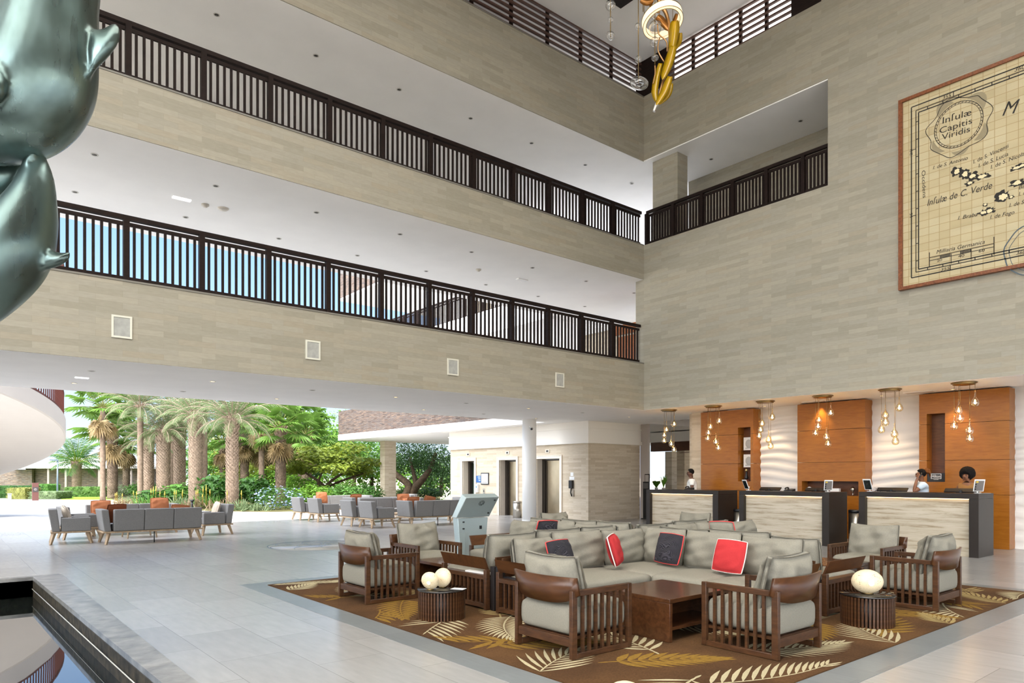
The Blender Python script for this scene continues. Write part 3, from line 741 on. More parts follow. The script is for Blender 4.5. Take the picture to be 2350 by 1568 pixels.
o = box_thing('paper_slip', 'white paper slip on the right end of the right desk', 'paper', (15.75,4.36+.2,1.219), (.12,.2,.003), M['white_plastic'])
bin_('litter_bin', (15.75,7.02,0), 'steel litter bin between the middle and right desks', M['steel'], .15, .80)
bin_('litter_bin', (15.6,9.85,0), 'steel litter bin between the left and middle desks', M['steel'], .13, .72)
# pendant clusters
M['bulb_glass'] = glass('amber_glass', (1,.90,.70,1), .07); M['bulb_core'] = emit('bulb_core', (1,.62,.22,1), 55)
REL = [(-.16,-.74),(-.045,-.57),(.115,-.43),(-.10,-.88),(.045,-.99),(.165,-1.14)]
def pendant(lab, x, y):
    global _pd
    if _pd is not None: return dup(_pd, (x,y,Z0-.006), PI/2, lab)
    t = _pd = thing('pendant_lamp', lab, 'pendant lamp', (x,y,Z0-.006), PI/2, 'pendant clusters over the reception desks')
    m = MB(); m.lathe([(.20,0),(.20,-.045),(.18,-.05)],28); m.lathe([(.225,-.0),(.235,-.010),(.225,-.020)],28); m.build('canopy', M['brass'], t)
    rt = Vector((RT[0],RT[1])); rt = Vector((rt.y, -rt.x))      # camera right seen in the local frame (turned 90 deg)
    gm = MB(); gm.lathe([(.012,.24),(.013,.16),(.022,.11),(.055,.062),(.070,.02),(.070,-.02),(.052,-.055),(.02,-.071),(.0001,-.073)],20)
    cm = MB(); cm.sphere((0,0,0),.023,10)
    proto = None
    for i,(a,z) in enumerate(REL):
        dpt = (.12,-.1,.16,-.16,.1,-.08)[i]
        lx, ly = rt.x*a+rt.y*dpt, rt.y*a-rt.x*dpt
        m = MB(); m.tube([(lx,ly,-.05),(lx,ly,z+.235)],.004,6); m.build('cord', M['brass'], t)
        if proto is None:
            g = proto = gm.build('glass_drop', M['bulb_glass'], t); c = cm.build('bulb', M['bulb_core'], g)
        else:
            g = proto.copy(); COL.objects.link(g); g.parent = t
            c = proto.children[0].copy(); COL.objects.link(c); c.parent = g
        g.location = (lx,ly,z)
    return t
_pd = None
for (x,y),lab in zip([(15.99,4.98),(15.99,6.40),(16.05,7.92),(16.1,9.42),(16.1,10.95),(16.1,12.42)],
    ['cluster of glass drop pendants before the right teak panel','cluster of glass drop pendants before the right wavy white wall','cluster of glass drop pendants before the middle teak panel','cluster of glass drop pendants before the left wavy white wall','cluster of glass drop pendants before the left teak panel','cluster of glass drop pendants nearest the lifts, before the corridor']):
    pendant(lab, x, y)
# ------------------------------------------------------------------ hall beyond the desks
m = MB(); m.box(19.86,20.0,16.28,16.62,0,Z0); struct(m, 'pillar_hall', flat('grey_plaster', srgb(186,176,168), .7))
m = MB(); m.box(31.8,32.1,10.0,16.6,2.45,Z0); m.box(31.8,32.1,10,14.0,0,Z0); m.box(31.8,32.1,20.5,24.0,0,Z0); m.box(31.8,32.1,16.6,20.5,2.75,Z0); struct(m, 'wall_hall_far', M['white'])
M['warm_stone'] = M['lift_stone']
for k,(px,w) in enumerate([(1534,.40),(1562,.42),(1591,.25)]):
    p = atX(px,1100,27.5-k*1.5); m = MB(); m.box(p.x,p.x+w,p.y-w/2,p.y+w/2,0,2.75 if k==0 else Z0-.006); o = m.build('square_column', M['lift_stone']); tag(o, ['pale square column at the far left of the hall','brown lit square column in the hall behind the man','square column in the hall closest to the man in white'][k], 'column', 'hall columns')
m = MB(); m.box(24.0,24.25,10,19.5,2.62,3.0); struct(m, 'beam_hall', M['dark_teak'])
m = MB(); m.box(23.6,26.5,10,19.5,3.0,3.4); struct(m, 'ceiling_hall_step', M['ceil'])
for k in range(2):   # timber beams of the coffer
    m = MB(); y = hy0+.5+2.4*k; m.box(hx0,hx1,y,y+.18,Z0+.35,Z0+.6); o = struct(m, 'beam_coffer', M['teak'])
for k in range(3):
    m = MB(); x = hx0+.7+1.4*k; m.box(x,x+.16,hy0,hy1,Z0+.40,Z0+.58); struct(m, 'beam_coffer', M['teak'])
def fan(lab, p, r=.62, rz=0):
    t = thing('ceiling_fan', lab, 'fan', p, rz, 'dark ceiling fans in the hall')
    m = MB(); m.tube([(0,0,0),(0,0,-.34)],.018,8); m.lathe([(.07,0),(.03,-.06)],14); m.build('rod', M['dark_rail'], t)
    m = MB(); m.lathe([(.04,-.30),(.11,-.34),(.12,-.40),(.05,-.45),(.0001,-.46)],18); m.build('motor', M['dark_rail'], t)
    for k in range(5):
        a = 2*PI*k/5; T = Matrix.Rotation(a,4,'Z')
        m = MB(); m.add([(.09,-.03,-.39),(.2,-.05,-.40),(r,-.07,-.41),(r+.03,0,-.41),(r,.06,-.40),(.2,.04,-.39),(.09,.03,-.38)]+[(.09,-.03,-.40),(.2,-.05,-.41),(r,-.07,-.42),(r+.03,0,-.42),(r,.06,-.41),(.2,.04,-.40),(.09,.03,-.39)],
            [(0,1,2,3,4,5,6),(13,12,11,10,9,8,7)]+[(i,7+i,7+(i+1)%7,(i+1)%7) for i in range(7)],0,False,T); m.build('blade', M['dark_teak'], t)
    return t
p = atX(1592,990,21.0); fan('large dark ceiling fan just left of the stone strip', (p.x,p.y,Z0+.7-.1), .8)
p = atX(1588,1030,25.5); fan('small dark ceiling fan farther back in the hall', (p.x,p.y,2.99), .6, .4)
o = wall_box('picture_frame', 'dark framed notice on the grey pillar of the hall', 'picture', 1486, 1101, .22, .40, .03, M['dark_rail'], 19.86)
m = MB(); m.box(-.034,-.03,-.085,.085,-.17,.17); m.build('paper', flat('beige_paper', srgb(176,166,158), .7), o)
p = atX(1472,1190,19.6); t = thing('floor_sign', 'tall narrow black sign stand at the end of the lift wall', 'sign', (19.7,16.2,0))
m = MB(); m.box(-.12,.12,-.15,.15,0,.03); m.build('base', M['black'], t); m = MB(); m.box(-.03,.03,-.13,.13,.03,1.35); m.build('board', M['black'], t)
m = MB(); m.box(-.034,-.03,-.11,.11,1.1,1.3); m.build('header', flat('sign_grey', srgb(90,88,86), .5), t)
# plants on a console in the hall
p = atX(1512,1128,21.0)
t = thing('console_table', 'low console carrying green plants behind the left desk', 'table', (21.0,p.y,0)); m = MB(); m.box(-.2,.2,-.5,.5,.94,1.0); m.build('top', M['dark_teak'], t)
for y in (-.46,.42):
    m = MB(); m.box(-.18,.18,y,y+.04,0,.94); m.build('leg', M['dark_teak'], t)
def leafy(name, lab, loc, n, h, spread, mt, pot, arch=True, lw=.035, seed=3):
    t = thing(name, lab, 'plant', loc); r = random.Random(seed)
    m = MB(); m.lathe([(.05,0),(.07,.10),(.065,.12),(.0001,.1)],16); m.build('pot', pot, t)
    m = MB()
    for k in range(n):
        a = r.uniform(0,2*PI); s_ = spread*r.uniform(.4,1); hh = h*r.uniform(.6,1)
        pts = [Vector((math.cos(a)*s_*q, math.sin(a)*s_*q, .1+hh*(q**.7)*(1-.35*q if arch else 1))) for q in (0,.33,.66,1)]
        sd = Vector((-math.sin(a),math.cos(a),0))*lw
        vs = []
        for i,p_ in enumerate(pts): vs += [tuple(p_-sd*(.6,1,.8,.05)[i]), tuple(p_+sd*(.6,1,.8,.05)[i])]
        m.add(vs,[(0,1,3,2),(2,3,5,4),(4,5,7,6)],0,True)
    m.build('leaves', mt, t); return t
M['leaf_bright'] = flat('bright_leaf', srgb(112,168,52), .5, 0, .4, .25, 5)
leafy('potted_plant', 'bright green leafy potted plant on the hall console', (21.0,p.y+.12,1.0), 70, .44, .26, M['leaf_bright'], M['white_plastic'], True, .05)
leafy('spiky_plant', 'spiky yellow green plant in a white pot on the console', (21.0,p.y-.22,1.0), 40, .52, .2, M['leaf_bright'], M['white_plastic'], False, .015, 5)

# lamps of the lit ceiling downlights over the reception
def spot(x, y, z, e, size=75, c=(1,.72,.42)):
    l = bpy.data.lights.new('downlight_and_fill_lamp','SPOT'); l.energy = e; l.spot_size = R(size); l.spot_blend = .6; l.color = c; l.shadow_soft_size = .05
    o = bpy.data.objects.new('downlight_and_fill_lamp', l); COL.objects.link(o); o.location = (x,y,z)
for px,py in [(1645,944),(1755,932),(1880,921),(2023,908),(2187,893)]:
    p = atz(px,py,Z0); spot(p.x,p.y,Z0-.03,55)
for x,y in ((22.0,11.6),(26.5,15.5),(28.5,13.5),(24.8,17.5)): spot(x,y,Z0-.05 if x < 23.6 or x > 26.5 else 2.98,160,120,(1,.82,.6))  # added fill lamps that brighten the dark hall, without fixtures
# ------------------------------------------------------------------ carpet
CBX0,CBX1,CBY0,CBY1 = CB
def carpet():
    t = NT('brown_carpet'); t.set(Roughness=.95); t.b.inputs['Specular IOR Level'].default_value = .1
    n = t.node('ShaderNodeTexNoise', i_Scale=60., i_Detail=4.); v = t.coords(); t.link(v, n.inputs['Vector'])
    n2 = t.node('ShaderNodeTexNoise', i_Scale=1.2, i_Detail=3.); t.link(v, n2.inputs['Vector'])
    c = t.ramp(n2.outputs['Fac'], [(.35,srgb(74,52,33)),(.65,srgb(94,67,41))])
    t.link(t.mix(1., c, t.ramp(n.outputs['Fac'],[(.3,(.8,.8,.8,1)),(.7,(1.1,1.1,1.1,1))]), 'MULTIPLY'), t.b.inputs['Base Color']); t.bump(n.outputs['Fac'], .3, .01)
    cream = flat('carpet_cream', srgb(172,160,128), .95, 0, .1, .10, 60); gold = flat('carpet_gold', srgb(128,98,42), .95, 0, .1, .14, 40); ol = flat('carpet_sand', srgb(150,130,86), .95, 0, .1, .12, 60)
    m = MB(); m.box(CBX0,CBX1,CBY0,CBY1,0,.012)
    r = random.Random(11); z = [.0126]
    def leaf(a, d, L, w, bend, mi):
        nrm = Vector((-d.y,d.x)); pts = []
        prof = [(0,.12),(.2,.75),(.45,1),(.7,.7),(.88,.3),(1,0)]
        up = []; dn = []
        for q,k in prof:
            c = a + d*(L*q) + nrm*(bend*L*q*q)
            up.append(c+nrm*w*k); dn.append(c-nrm*w*k)
        poly = dn + up[-2::-1]
        if any(not (CBX0 < p.x < CBX1 and CBY0 < p.y < CBY1) for p in poly): return
        z[0] += .00000025
        m.add([(p.x,p.y,z[0]) for p in poly], [tuple(range(len(poly)))], mi)
    def frond(c, ang, L, mi, n=11, wl=.5, curl=.25, fat=.020):
        sp = []
        p = Vector(c); a = ang
        N = n*2
        for i in range(N+1):
            sp.append((p.copy(), a)); p = p + Vector((math.cos(a),math.sin(a)))*(L/N); a += curl/N
        for i in range(N):          # spine
            leaf(sp[i][0], Vector((math.cos(sp[i][1]),math.sin(sp[i][1]))), L/N*1.6, .013*(1-.6*i/N), 0, mi)
        for i in range(2, N+1):
            q = i/N; ll = wl*L*(.55+.55*math.sin(PI*min(1,q*1.05)))*(1-.35*q)
            for s in (1,-1):
                aa = sp[i][1] + s*(1.15-.75*q)
                leaf(sp[i][0], Vector((math.cos(aa),math.sin(aa))), ll, fat*(.8+.5*(1-q)), -s*.12, mi)
    pts = []
    for _ in range(6000):
        q = Vector((r.uniform(CBX0,CBX1), r.uniform(CBY0,CBY1)))
        if all((q-o_).length > .66 for o_ in pts): pts.append(q)
    for i,q in enumerate(pts):
        k = i % 3; ang = r.uniform(0,2*PI); L = r.uniform(1.0,1.35); c = q-Vector((math.cos(ang),math.sin(ang)))*L*.5
        if k == 0: frond(c, ang, L*1.1, 1, 8, .38, r.uniform(-.8,.8), .018)
        elif k == 1: frond(c, ang, L, 2, 6, .34, r.uniform(-.7,.7), .032)
        else: frond(c, ang, L, 1 if i % 2 else 3, 7, .36, r.uniform(-.7,.7), .021)
    o = m.build('carpet', [t.mat, cream, gold, ol]); tag(o, 'large brown carpet with cream and gold palm frond pattern under the seating', 'carpet')
carpet()
# ------------------------------------------------------------------ cushions
def pillow(w, h, d, p=4, e=.42, rim=.012, n=18, wr=.012, seed=1, pinch=.05, sag=0):
    """soft cushion: width along X, height along Y, depth along Z, centred"""
    m = MB(); r = random.Random(seed); vs = []; fs = []
    ph = [r.uniform(0,6.28) for _ in range(6)]
    def pt(u, v, s):
        k = max(0.,(1-abs(u)**p)*(1-abs(v)**p))**e
        x = u*w/2*(1-pinch*(v*v)*(1-abs(u)**8*.0)*.5); y = v*h/2*(1-pinch*(u*u)*.5)
        wrk = wr*(math.sin(7*u+ph[0]+3*v)*.5+math.sin(11*v+ph[1]-4*u)*.4+math.sin(5*u*v*3+ph[2])*.5)*k
        z = s*(rim + (d/2-rim)*k) + wrk*(1 if s > 0 else -.6)
        y -= sag*(1-u*u)*max(0,v)**2
        return (x,y,z)
    g = [-1+2*i/n for i in range(n+1)]
    g = [math.copysign(abs(a)**.8, a) for a in g]
    for s in (1,-1):
        for i in range(n+1):
            for j in range(n+1): vs.append(pt(g[i],g[j],s))
    N = (n+1)*(n+1)
    for i in range(n):
        for j in range(n):
            q = i*(n+1)+j
            fs.append((q,q+n+1,q+n+2,q+1)); fs.append((N+q,N+q+1,N+q+n+2,N+q+n+1))
    edge = [i*(n+1) for i in range(n+1)]+[n*(n+1)+j for j in range(1,n+1)]+[i*(n+1)+n for i in range(n-1,-1,-1)]+[j for j in range(n-1,0,-1)]
    for a,b in zip(edge, edge[1:]+edge[:1]): fs.append((a,N+a,N+b,b)[::-1])
    m.add(vs, fs, 0, True)
    rimpts = [Vector(((vs[a][0]+vs[N+a][0])/2,(vs[a][1]+vs[N+a][1])/2,(vs[a][2]+vs[N+a][2])/2)) for a in edge]
    return m, rimpts
def boxcush(w, d, h, r=.05, dome=.025, n=9):
    m = MB(); g = [math.copysign(abs(-1+2*i/n)**.55, -1+2*i/n) for i in range(n+1)]
    H = (w/2,d/2,h/2); idx = {}
    def pt(p):
        key = tuple(round(c,4) for c in p)
        if key in idx: return idx[key]
        q = [p[i]*H[i] for i in range(3)]; c = [max(-(H[i]-r),min(H[i]-r,q[i])) for i in range(3)]
        v = Vector([q[i]-c[i] for i in range(3)]); v = v.normalized()*r if v.length > 1e-6 else v
        o = Vector(c)+v; k = max(0,1-p[0]**2)*max(0,1-p[1]**2)
        o.z += dome*k*(1 if p[2] > 0 else 0); o.x += .012*p[0]*abs(p[0])*max(0,1-p[2]**2); o.y += .012*p[1]*abs(p[1])*max(0,1-p[2]**2)
        m.v.append(tuple(o)); idx[key] = len(m.v)-1; return idx[key]
    for ax in range(3):
        for s in (-1,1):
            for i in range(n):
                for j in range(n):
                    q = []
                    for a,b in ((i,j),(i+1,j),(i+1,j+1),(i,j+1)):
                        p = [0,0,0]; p[ax] = s; p[(ax+1)%3] = g[a]; p[(ax+2)%3] = g[b]; q.append(pt(p))
                    m.f.append(tuple(q if s > 0 else q[::-1])); m.m.append(0); m.s.append(True)
    return m, None
def xf(mb, Mx):
    mb.v = [tuple(Mx @ Vector(p)) for p in mb.v]; return mb
def upright(c, yaw, lean, facing='+X'):
    """pillow plane stood up, its face turned to local +X, leaning back"""
    B = Matrix(((0,0,1,0),(1,0,0,0),(0,1,0,0),(0,0,0,1)))   # X->Y, Y->Z, Z->X
    return Matrix.Translation(c) @ Matrix.Rotation(yaw,4,'Z') @ Matrix.Rotation(-lean,4,'Y') @ B
M['sage'] = fabric('sage_grey_fabric', srgb(134,129,116), .95, .06)
M['walnut'] = wood('walnut', srgb(58,36,21), srgb(84,54,32), .36, (2.5,2.5,12))
M['walnut_h'] = wood('walnut_boards', srgb(66,40,24), srgb(90,57,34), .28, (6,1.2,6))
M['piping'] = fabric('sage_piping', srgb(136,128,110))
def armchair(lab, loc, rz, group='slatted walnut armchairs'):
    t = thing('slatted_armchair', lab, 'armchair', loc, rz, group)
    for s in (1,-1):
        y0, y1 = (s*.335, s*.375) if s > 0 else (s*.375, s*.335)
        m = MB(); m.box(-.375,-.315,y0,y1,0,.575); m.box(.325,.375,y0,y1,0,.575); m.box(-.315,.325,y0,y1,.525,.575); m.box(-.315,.325,y0,y1,.0,.048)
        f = m.build('arm_frame', M['walnut'], t, bevel=.004)
        m = MB()
        for k in range(7):
            x = -.315+.64*(k+1)/8; q = MB(); q.box(x-.013,x+.013,y0+.008,y1-.008,.049,.524); q.build('slat', M['walnut'], f)
    m = MB(); m.box(-.365,-.335,-.334,.334,.10,.175); m.build('back_rail', M['walnut'], t, bevel=.003)
    m = MB(); m.box(.335,.365,-.334,.334,.10,.175); m.build('front_rail', M['walnut'], t, bevel=.003)
    m = MB(); m.box(-.334,.334,-.33,.33,.155,.18); m.build('seat_board', M['walnut'], t)
    # curved backrest board
    m = MB(); N = 14; vs = []; fs = []
    for i in range(N+1):
        u = -1+2*i/N; y = u*.40; x = -.405 + .075*u*u
        zb = .455 + .075*abs(u)**4; zt = .685
        if abs(u) == 1: zb += .01
        for dx in (0,.026):
            vs += [(x+dx-.0,y,zb),(x+dx-.035,y,zt)]
    for i in range(N):
        a = 4*i; b = 4*(i+1)
        fs += [(a,a+1,b+1,b),(a+2,b+2,b+3,a+3),(a+1,a+3,b+3,b+1),(a,b,b+2,a+2)]
    fs += [(0,2,3,1),(4*N,4*N+1,4*N+3,4*N+2)]
    m.add(vs,fs,0,True); m.build('backrest', M['walnut_h'], t)
    m,_ = boxcush(.69,.645,.25); m.build('seat_cushion', M['sage'], t, (.0,0,.308))
    m,_ = pillow(.66,.50,.29,3.2,.55,.022,20,.026,5,.05,.03); xf(m, upright((-.215,0,.615),0,R(14))); m.build('back_cushion', M['sage'], t)
    return t
A0 = armchair('walnut slatted armchair in front, left, its back to the pool', (4.44,4.50,.0145), 0)
dup(A0, (5.74,3.40,.0145), PI/2, 'walnut slatted armchair in front, right of the low table, seen from behind')
dup(A0, (4.31,7.86,.0145), 0, 'walnut slatted armchair beside the left drum table, farthest left of all')
dup(A0, (5.45,8.54,.0145), -PI/2, 'walnut slatted armchair facing the viewer before the pale terminal')
dup(A0, (9.07,3.34,.0145), PI/2, 'walnut slatted armchair on the right carpet edge, seen from behind')
dup(A0, (10.02,4.32,.0145), PI, 'walnut slatted armchair before the right desk, facing the viewer')
dup(A0, (8.95,9.33,.0145), -PI/2, 'armchair mostly hidden behind the sofas, before the lifts')
dup(A0, (10.72,7.85,.0145), PI, 'armchair mostly hidden behind the sofas, before the left desk')
# ------------------------------------------------------------------ corner sofas
CEN = (7.38, 6.2)
def sofa(lab, rz):
    t = thing('corner_sofa', lab, 'sofa', (CEN[0],CEN[1],.0145), rz, 'corner sofas back to back')
    m = MB(); m.prism([(-2.40,-.08),(-2.40,-.95),(-.95,-.95),(-.95,-2.40),(-.08,-2.40),(-.08,-.08)], .06, .20); m.build('base', M['walnut'], t)
    for x,y in ((-2.2,-.2),(-2.2,-.85),(-.85,-.85),(-.2,-.2),(-.85,-2.2),(-.2,-2.2)):
        m = MB(); m.box(x-.04,x+.04,y-.04,y+.04,0,.06); m.build('foot', M['black'], t)
    m = MB(); m.box(-2.44,-.05,-.075,-.045,.06,.60); m.box(-.075,-.045,-2.44,-.075,.06,.60); m.build('backboard', M['walnut'], t)
    for c,w,d in (((-1.75,-.62),1.35,.96),((-.60,-.62),.96,.96),((-.62,-1.44),.96,.68),((-.62,-2.11),.96,.66)):
        m,_ = boxcush(w,d,.23); m.build('seat_cushion', M['sage'], t, (c[0],c[1],.305))
    k = 0
    for x0,x1,h in ((-2.42,-1.84,.43),(-1.84,-1.0,.47),(-1.0,-.20,.45)):
        m,_ = pillow(x1-x0-.01,h,.30,3.6,.52,.025,18,.022,k+20,.04,.02); xf(m, upright(((x0+x1)/2,-.235,.41+h/2),-PI/2,R(10))); m.build('back_cushion', M['sage'], t); k += 1
    for y0,y1,h in ((-.95,-.32,.47),(-1.72,-.95,.47),(-2.46,-1.72,.45)):
        m,_ = pillow(y1-y0-.01,h,.30,3.6,.52,.025,18,.022,k+20,.04,.02); xf(m, upright((-.235,(y0+y1)/2,.41+h/2),PI,R(10))); m.build('back_cushion', M['sage'], t); k += 1
    for wing in (0,1):
        # local (a along the end, b outwards): wing 0 end faces -X, wing 1 end faces -Y
        T = Matrix.Identity(4) if wing == 0 else Matrix(((0,1,0,0),(1,0,0,0),(0,0,1,0),(0,0,0,1)))
        def bx(m,x0,x1,y0,y1,z0,z1): m.box(x0,x1,y0,y1,z0,z1,0,T)
        m = MB(); bx(m,-2.56,-2.50,-.14,-.09,.0,.46); bx(m,-2.56,-2.50,-1.0,-.95,0,.46); bx(m,-2.56,-2.50,-.95,-.14,.02,.07); bx(m,-2.56,-2.50,-.95,-.14,.345,.395)
        e = m.build('end_frame', M['walnut'], t, bevel=.004)
        for j in range(9):
            y = -.14-.81*(j+1)/10; m = MB(); bx(m,-2.545,-2.515,y-.014,y+.014,.07,.345); m.build('slat', M['walnut'], e)
        m = MB(); bx(m,-2.50,-2.46,-.98,-.10,.02,.34); m.build('inner_board', M['black_wood'], t)
        m = MB(); bx(m,-2.50,-2.44,-.96,-.12,.375,.390); m.build('rack_shelf', M['walnut'], t)
        m = MB(); m.add([tuple(T @ Vector(q)) for q in ((-2.53,-.1,.46),(-2.505,-.1,.455),(-2.565,-.1,.60),(-2.59,-.1,.605),(-2.53,-.98,.46),(-2.505,-.98,.455),(-2.565,-.98,.60),(-2.59,-.98,.605))],
            [(0,1,2,3),(7,6,5,4),(0,3,7,4),(1,5,6,2),(3,2,6,7),(0,4,5,1)]); m.build('rack_board', M['walnut_h'], t)
    m = MB(); m.box(-2.5,-2.42,-.085,-.01,0,.50); m.build('end_post', M['black_wood'], t); m = MB(); m.box(-.085,-.01,-2.5,-2.42,0,.50); m.build('end_post', M['black_wood'], t)
    return t
M['black_wood'] = flat('near_black_wood', srgb(26,20,18), .5)
S0 = sofa('corner sofa nearest the viewer, holding red and black cushions', 0)
dup(S0, S0.location, -PI/2, 'left corner sofa, back to back with the nearest, facing the terminal')
dup(S0, S0.location, PI/2, 'right corner sofa, back to back with the nearest, facing the right drum table side')
dup(S0, S0.location, PI, 'farthest corner sofa, only its cushions showing above the others')
M['red'] = fabric('red_fabric', srgb(178,50,52), .9, .04); M['red_pipe'] = fabric('red_piping', srgb(206,70,68)); M['white_pipe'] = fabric('white_piping', srgb(222,214,204))
t_ = NT('black_ribbed_fabric'); t_.set(Roughness=.9); w_ = t_.node('ShaderNodeTexWave', i_Scale=60., i_Distortion=.5); t_.link(t_.coords(), w_.inputs['Vector'])
t_.link(t_.ramp(w_.outputs['Fac'],[(.1,srgb(30,28,34)),(.9,srgb(58,54,62))]), t_.b.inputs['Base Color']); t_.bump(w_.outputs['Fac'],.6,.02); M['ribbed'] = t_.mat
def cushion(lab, c, yaw, mt, pm, s=.42, lean=18, roll=0, seed=2, group='scatter cushions on the sofas'):
    t = thing('scatter_cushion', lab, 'cushion', c, yaw, group)
    t.location.x += math.cos(yaw)*.05; t.location.y += math.sin(yaw)*.05; t.location.z += .025
    m, rp = pillow(s,s,.14,3.,.55,.008,16,.010,seed,.10)
    Mx = upright((0,0,0),0,R(lean)) @ Matrix.Rotation(R(roll),4,'Z')
    xf(m, Mx); m.build('cover', mt, t)
    q = MB(); pts = [Mx @ p for p in rp]; q.tube(pts+[pts[0]], .008, 6); q.build('piping', pm, t)
    return t
def cz(p, z): return (p.x,p.y,z)
cushion('black ribbed cushion with red piping on the left wing of the near sofa', cz(atY(1280,1268,5.66),.635), -PI/2, M['ribbed'], M['red_pipe'], .36, 20, 3)
cushion('red cushion with white piping on the left wing of the near sofa', cz(atY(1401,1271,5.64),.645), -PI/2+.5, M['red'], M['white_pipe'], .37, 16, 4, 4)
cushion('black ribbed cushion with red piping in the corner of the near sofa', cz(atX(1541,1273,6.92),.64), PI, M['ribbed'], M['red_pipe'], .37, 16, -3, 6)
cushion('red cushion with white piping on the right wing of the near sofa', cz(atX(1679,1286,6.86),.63), PI+.1, M['red'], M['white_pipe'], .37, 18, -3, 8)
cushion('black cushion peeping over the left sofa backs', cz(atY(1258,1228,6.78),.76), PI/2, M['ribbed'], M['red_pipe'], .36, 14, 2, 9)
cushion('pale cushion with red piping seen over the sofa backs before the middle desk', cz(atX(1655,1222,7.98),.74), 0, M['sage'], M['red_pipe'], .38, 14, -2, 10)
# ------------------------------------------------------------------ low tables
M['table_wood'] = wood('table_wood', srgb(62,37,21), srgb(86,53,31), .22, (1.2,7,7))
def low_table(lab, c, rz, w=.95, d=.90, h=.40):
    t = thing('low_table', lab, 'table', (c[0],c[1],.0145), rz, 'low walnut tables')
    m = MB(); m.box(-w/2,w/2,-d/2,d/2,h-.04,h); m.build('top', M['table_wood'], t, bevel=.004)
    for s in (-1,1):
        x0,x1 = sorted((s*w/2, s*(w/2-.04))); m = MB(); m.box(x0,x1,-d/2,d/2,0,h-.041); m.build('side_panel', M['table_wood'], t, bevel=.003)
    m = MB(); m.box(-w/2+.04,w/2-.04,-d/2+.03,d/2-.03,.10,.13); m.build('shelf', M['table_wood'], t)
    m = MB(); m.box(-w/2+.04,w/2-.04,.0,.03,.13,h-.04); m.build('divider', M['table_wood'], t)
    return t
T0 = low_table('low open walnut table between the two front armchairs', (5.66,4.41), 0, .95, .84)
T1 = dup(T0, (5.42,7.74,.0145), -PI/2, 'low walnut table between the two left armchairs', None, (.82,1,1)); dup(T0, (9.10,4.52,.0145), PI/2, 'low walnut table between the two right armchairs'); dup(T0, (9.4,8.1,.0145), PI, 'low walnut table behind the sofas before the lifts')
# magazines in the racks and on tables
def paper(name, lab, cat, loc, rz, s, c, group=None):
    m = MB(); m.box(-s[0]/2,s[0]/2,-s[1]/2,s[1]/2,0,s[2]); o = m.build(name, flat('paper_'+lab[:18].replace(' ','_'), c, .4), None, loc, (0,0,rz), .001); return tag(o, lab, cat, group)
paper('magazine', 'white magazine in the rack of the left corner sofa end', 'magazine', (4.92,6.55,.4060), .12, (.07,.42,.02), srgb(226,222,216))
paper('magazine', 'dark cover magazine in the rack of the near sofa end', 'magazine', (4.915,5.95,.4060), -.1, (.07,.24,.012), srgb(40,38,40))
paper('magazine', 'pale magazine in the rack of the near sofa end, beside the dark one', 'magazine', (4.915,5.66,.4060), .05, (.07,.26,.012), srgb(206,204,198))
# drum tables with shell lamps
M['drum_glass'] = flat('smoked_glass_top', srgb(24,20,18), .04, 0, .8)
def drum(lab, c):
    t = thing('drum_table', lab, 'side table', (c[0],c[1],c[2] if len(c) > 2 else .0145), 0, 'slatted drum tables')
    m = MB(); m.cyl((0,0),.225,.005,.295,40); m.build('drum', M['black_wood'], t)
    q = MB(); q.box(.222,.256,-.010,.010,.0,.30); p0 = None
    for k in range(46):
        if p0 is None: o = p0 = q.build('slat', M['walnut'], t)
        else: o = p0.copy(); COL.objects.link(o); o.parent = t
        o.rotation_euler = (0,0,2*PI*k/46)
    m = MB(); m.lathe([(.262,.300),(.268,.308),(.262,.316),(.0001,.316)],48); m.build('glass_top', M['drum_glass'], t)
    return t
DR = drum('slatted drum table with two shell lamps, left of the sofa ends', (4.22,6.30))
dup(DR, (7.44,3.20,.0145), .1, 'slatted drum table with one round shell lamp, right of the front armchair')
dup(DR, (2.55,2.22,.0005), .1, 'drum table at the bottom edge of the photo under a white shell lamp')
t_ = NT('speckled_shell'); t_.set(Roughness=.4); v_ = t_.coords()
vo = t_.node('ShaderNodeTexVoronoi', i_Scale=60.); t_.link(v_, vo.inputs['Vector']); n_ = t_.node('ShaderNodeTexNoise', i_Scale=16., i_Detail=3.); t_.link(v_, n_.inputs['Vector'])
mu = t_.node('ShaderNodeMath', operation='ADD'); t_.link(vo.outputs['Distance'], mu.inputs[0]); t_.link(n_.outputs['Fac'], mu.inputs[1])
cc = t_.ramp(mu.outputs[0], [(.50,srgb(110,88,56)),(.64,srgb(196,176,138)),(.9,srgb(214,196,162))]); t_.link(cc, t_.b.inputs['Base Color']); t_.link(cc, t_.b.inputs['Emission Color']); t_.b.inputs['Emission Strength'].default_value = .16
M['shell'] = t_.mat; M['shell_glow'] = emit('shell_bulb', (1,.86,.58,1), 1.6)
def shell_lamp(lab, c, r, sc, rot, glow=True, lit=True):
    t = thing('shell_lamp', lab, 'lamp', c, 0, 'glowing shell lamps')
    Mx = Matrix.Translation((0,0,r*sc[2]+.002)) @ Euler(rot).to_matrix().to_4x4()
    m = MB(); m.sphere((0,0,0), r, 28, 0, sc, Mx); m.build('shade', M['shell'], t)
    if glow:
        m = MB(); m.sphere((-r*sc[0]*.93,0,0), r*.22, 12, 0, (.35,1,1), Mx); m.build('bulb', M['shell_glow'], t)
    m = MB(); m.cyl((0,0), r*.4, 0, .012, 16); m.build('base', M['brass'], t)
    return t
shell_lamp('flat disc shell lamp in front on the left drum table', (4.06,6.28,.3316), .098, (.62,1,1), (0,R(-18),R(38)), True)
shell_lamp('round speckled shell lamp behind the other on the left drum table', (4.26,6.34,.3316), .105, (.66,1,1.0), (0,R(12),R(20)), False)
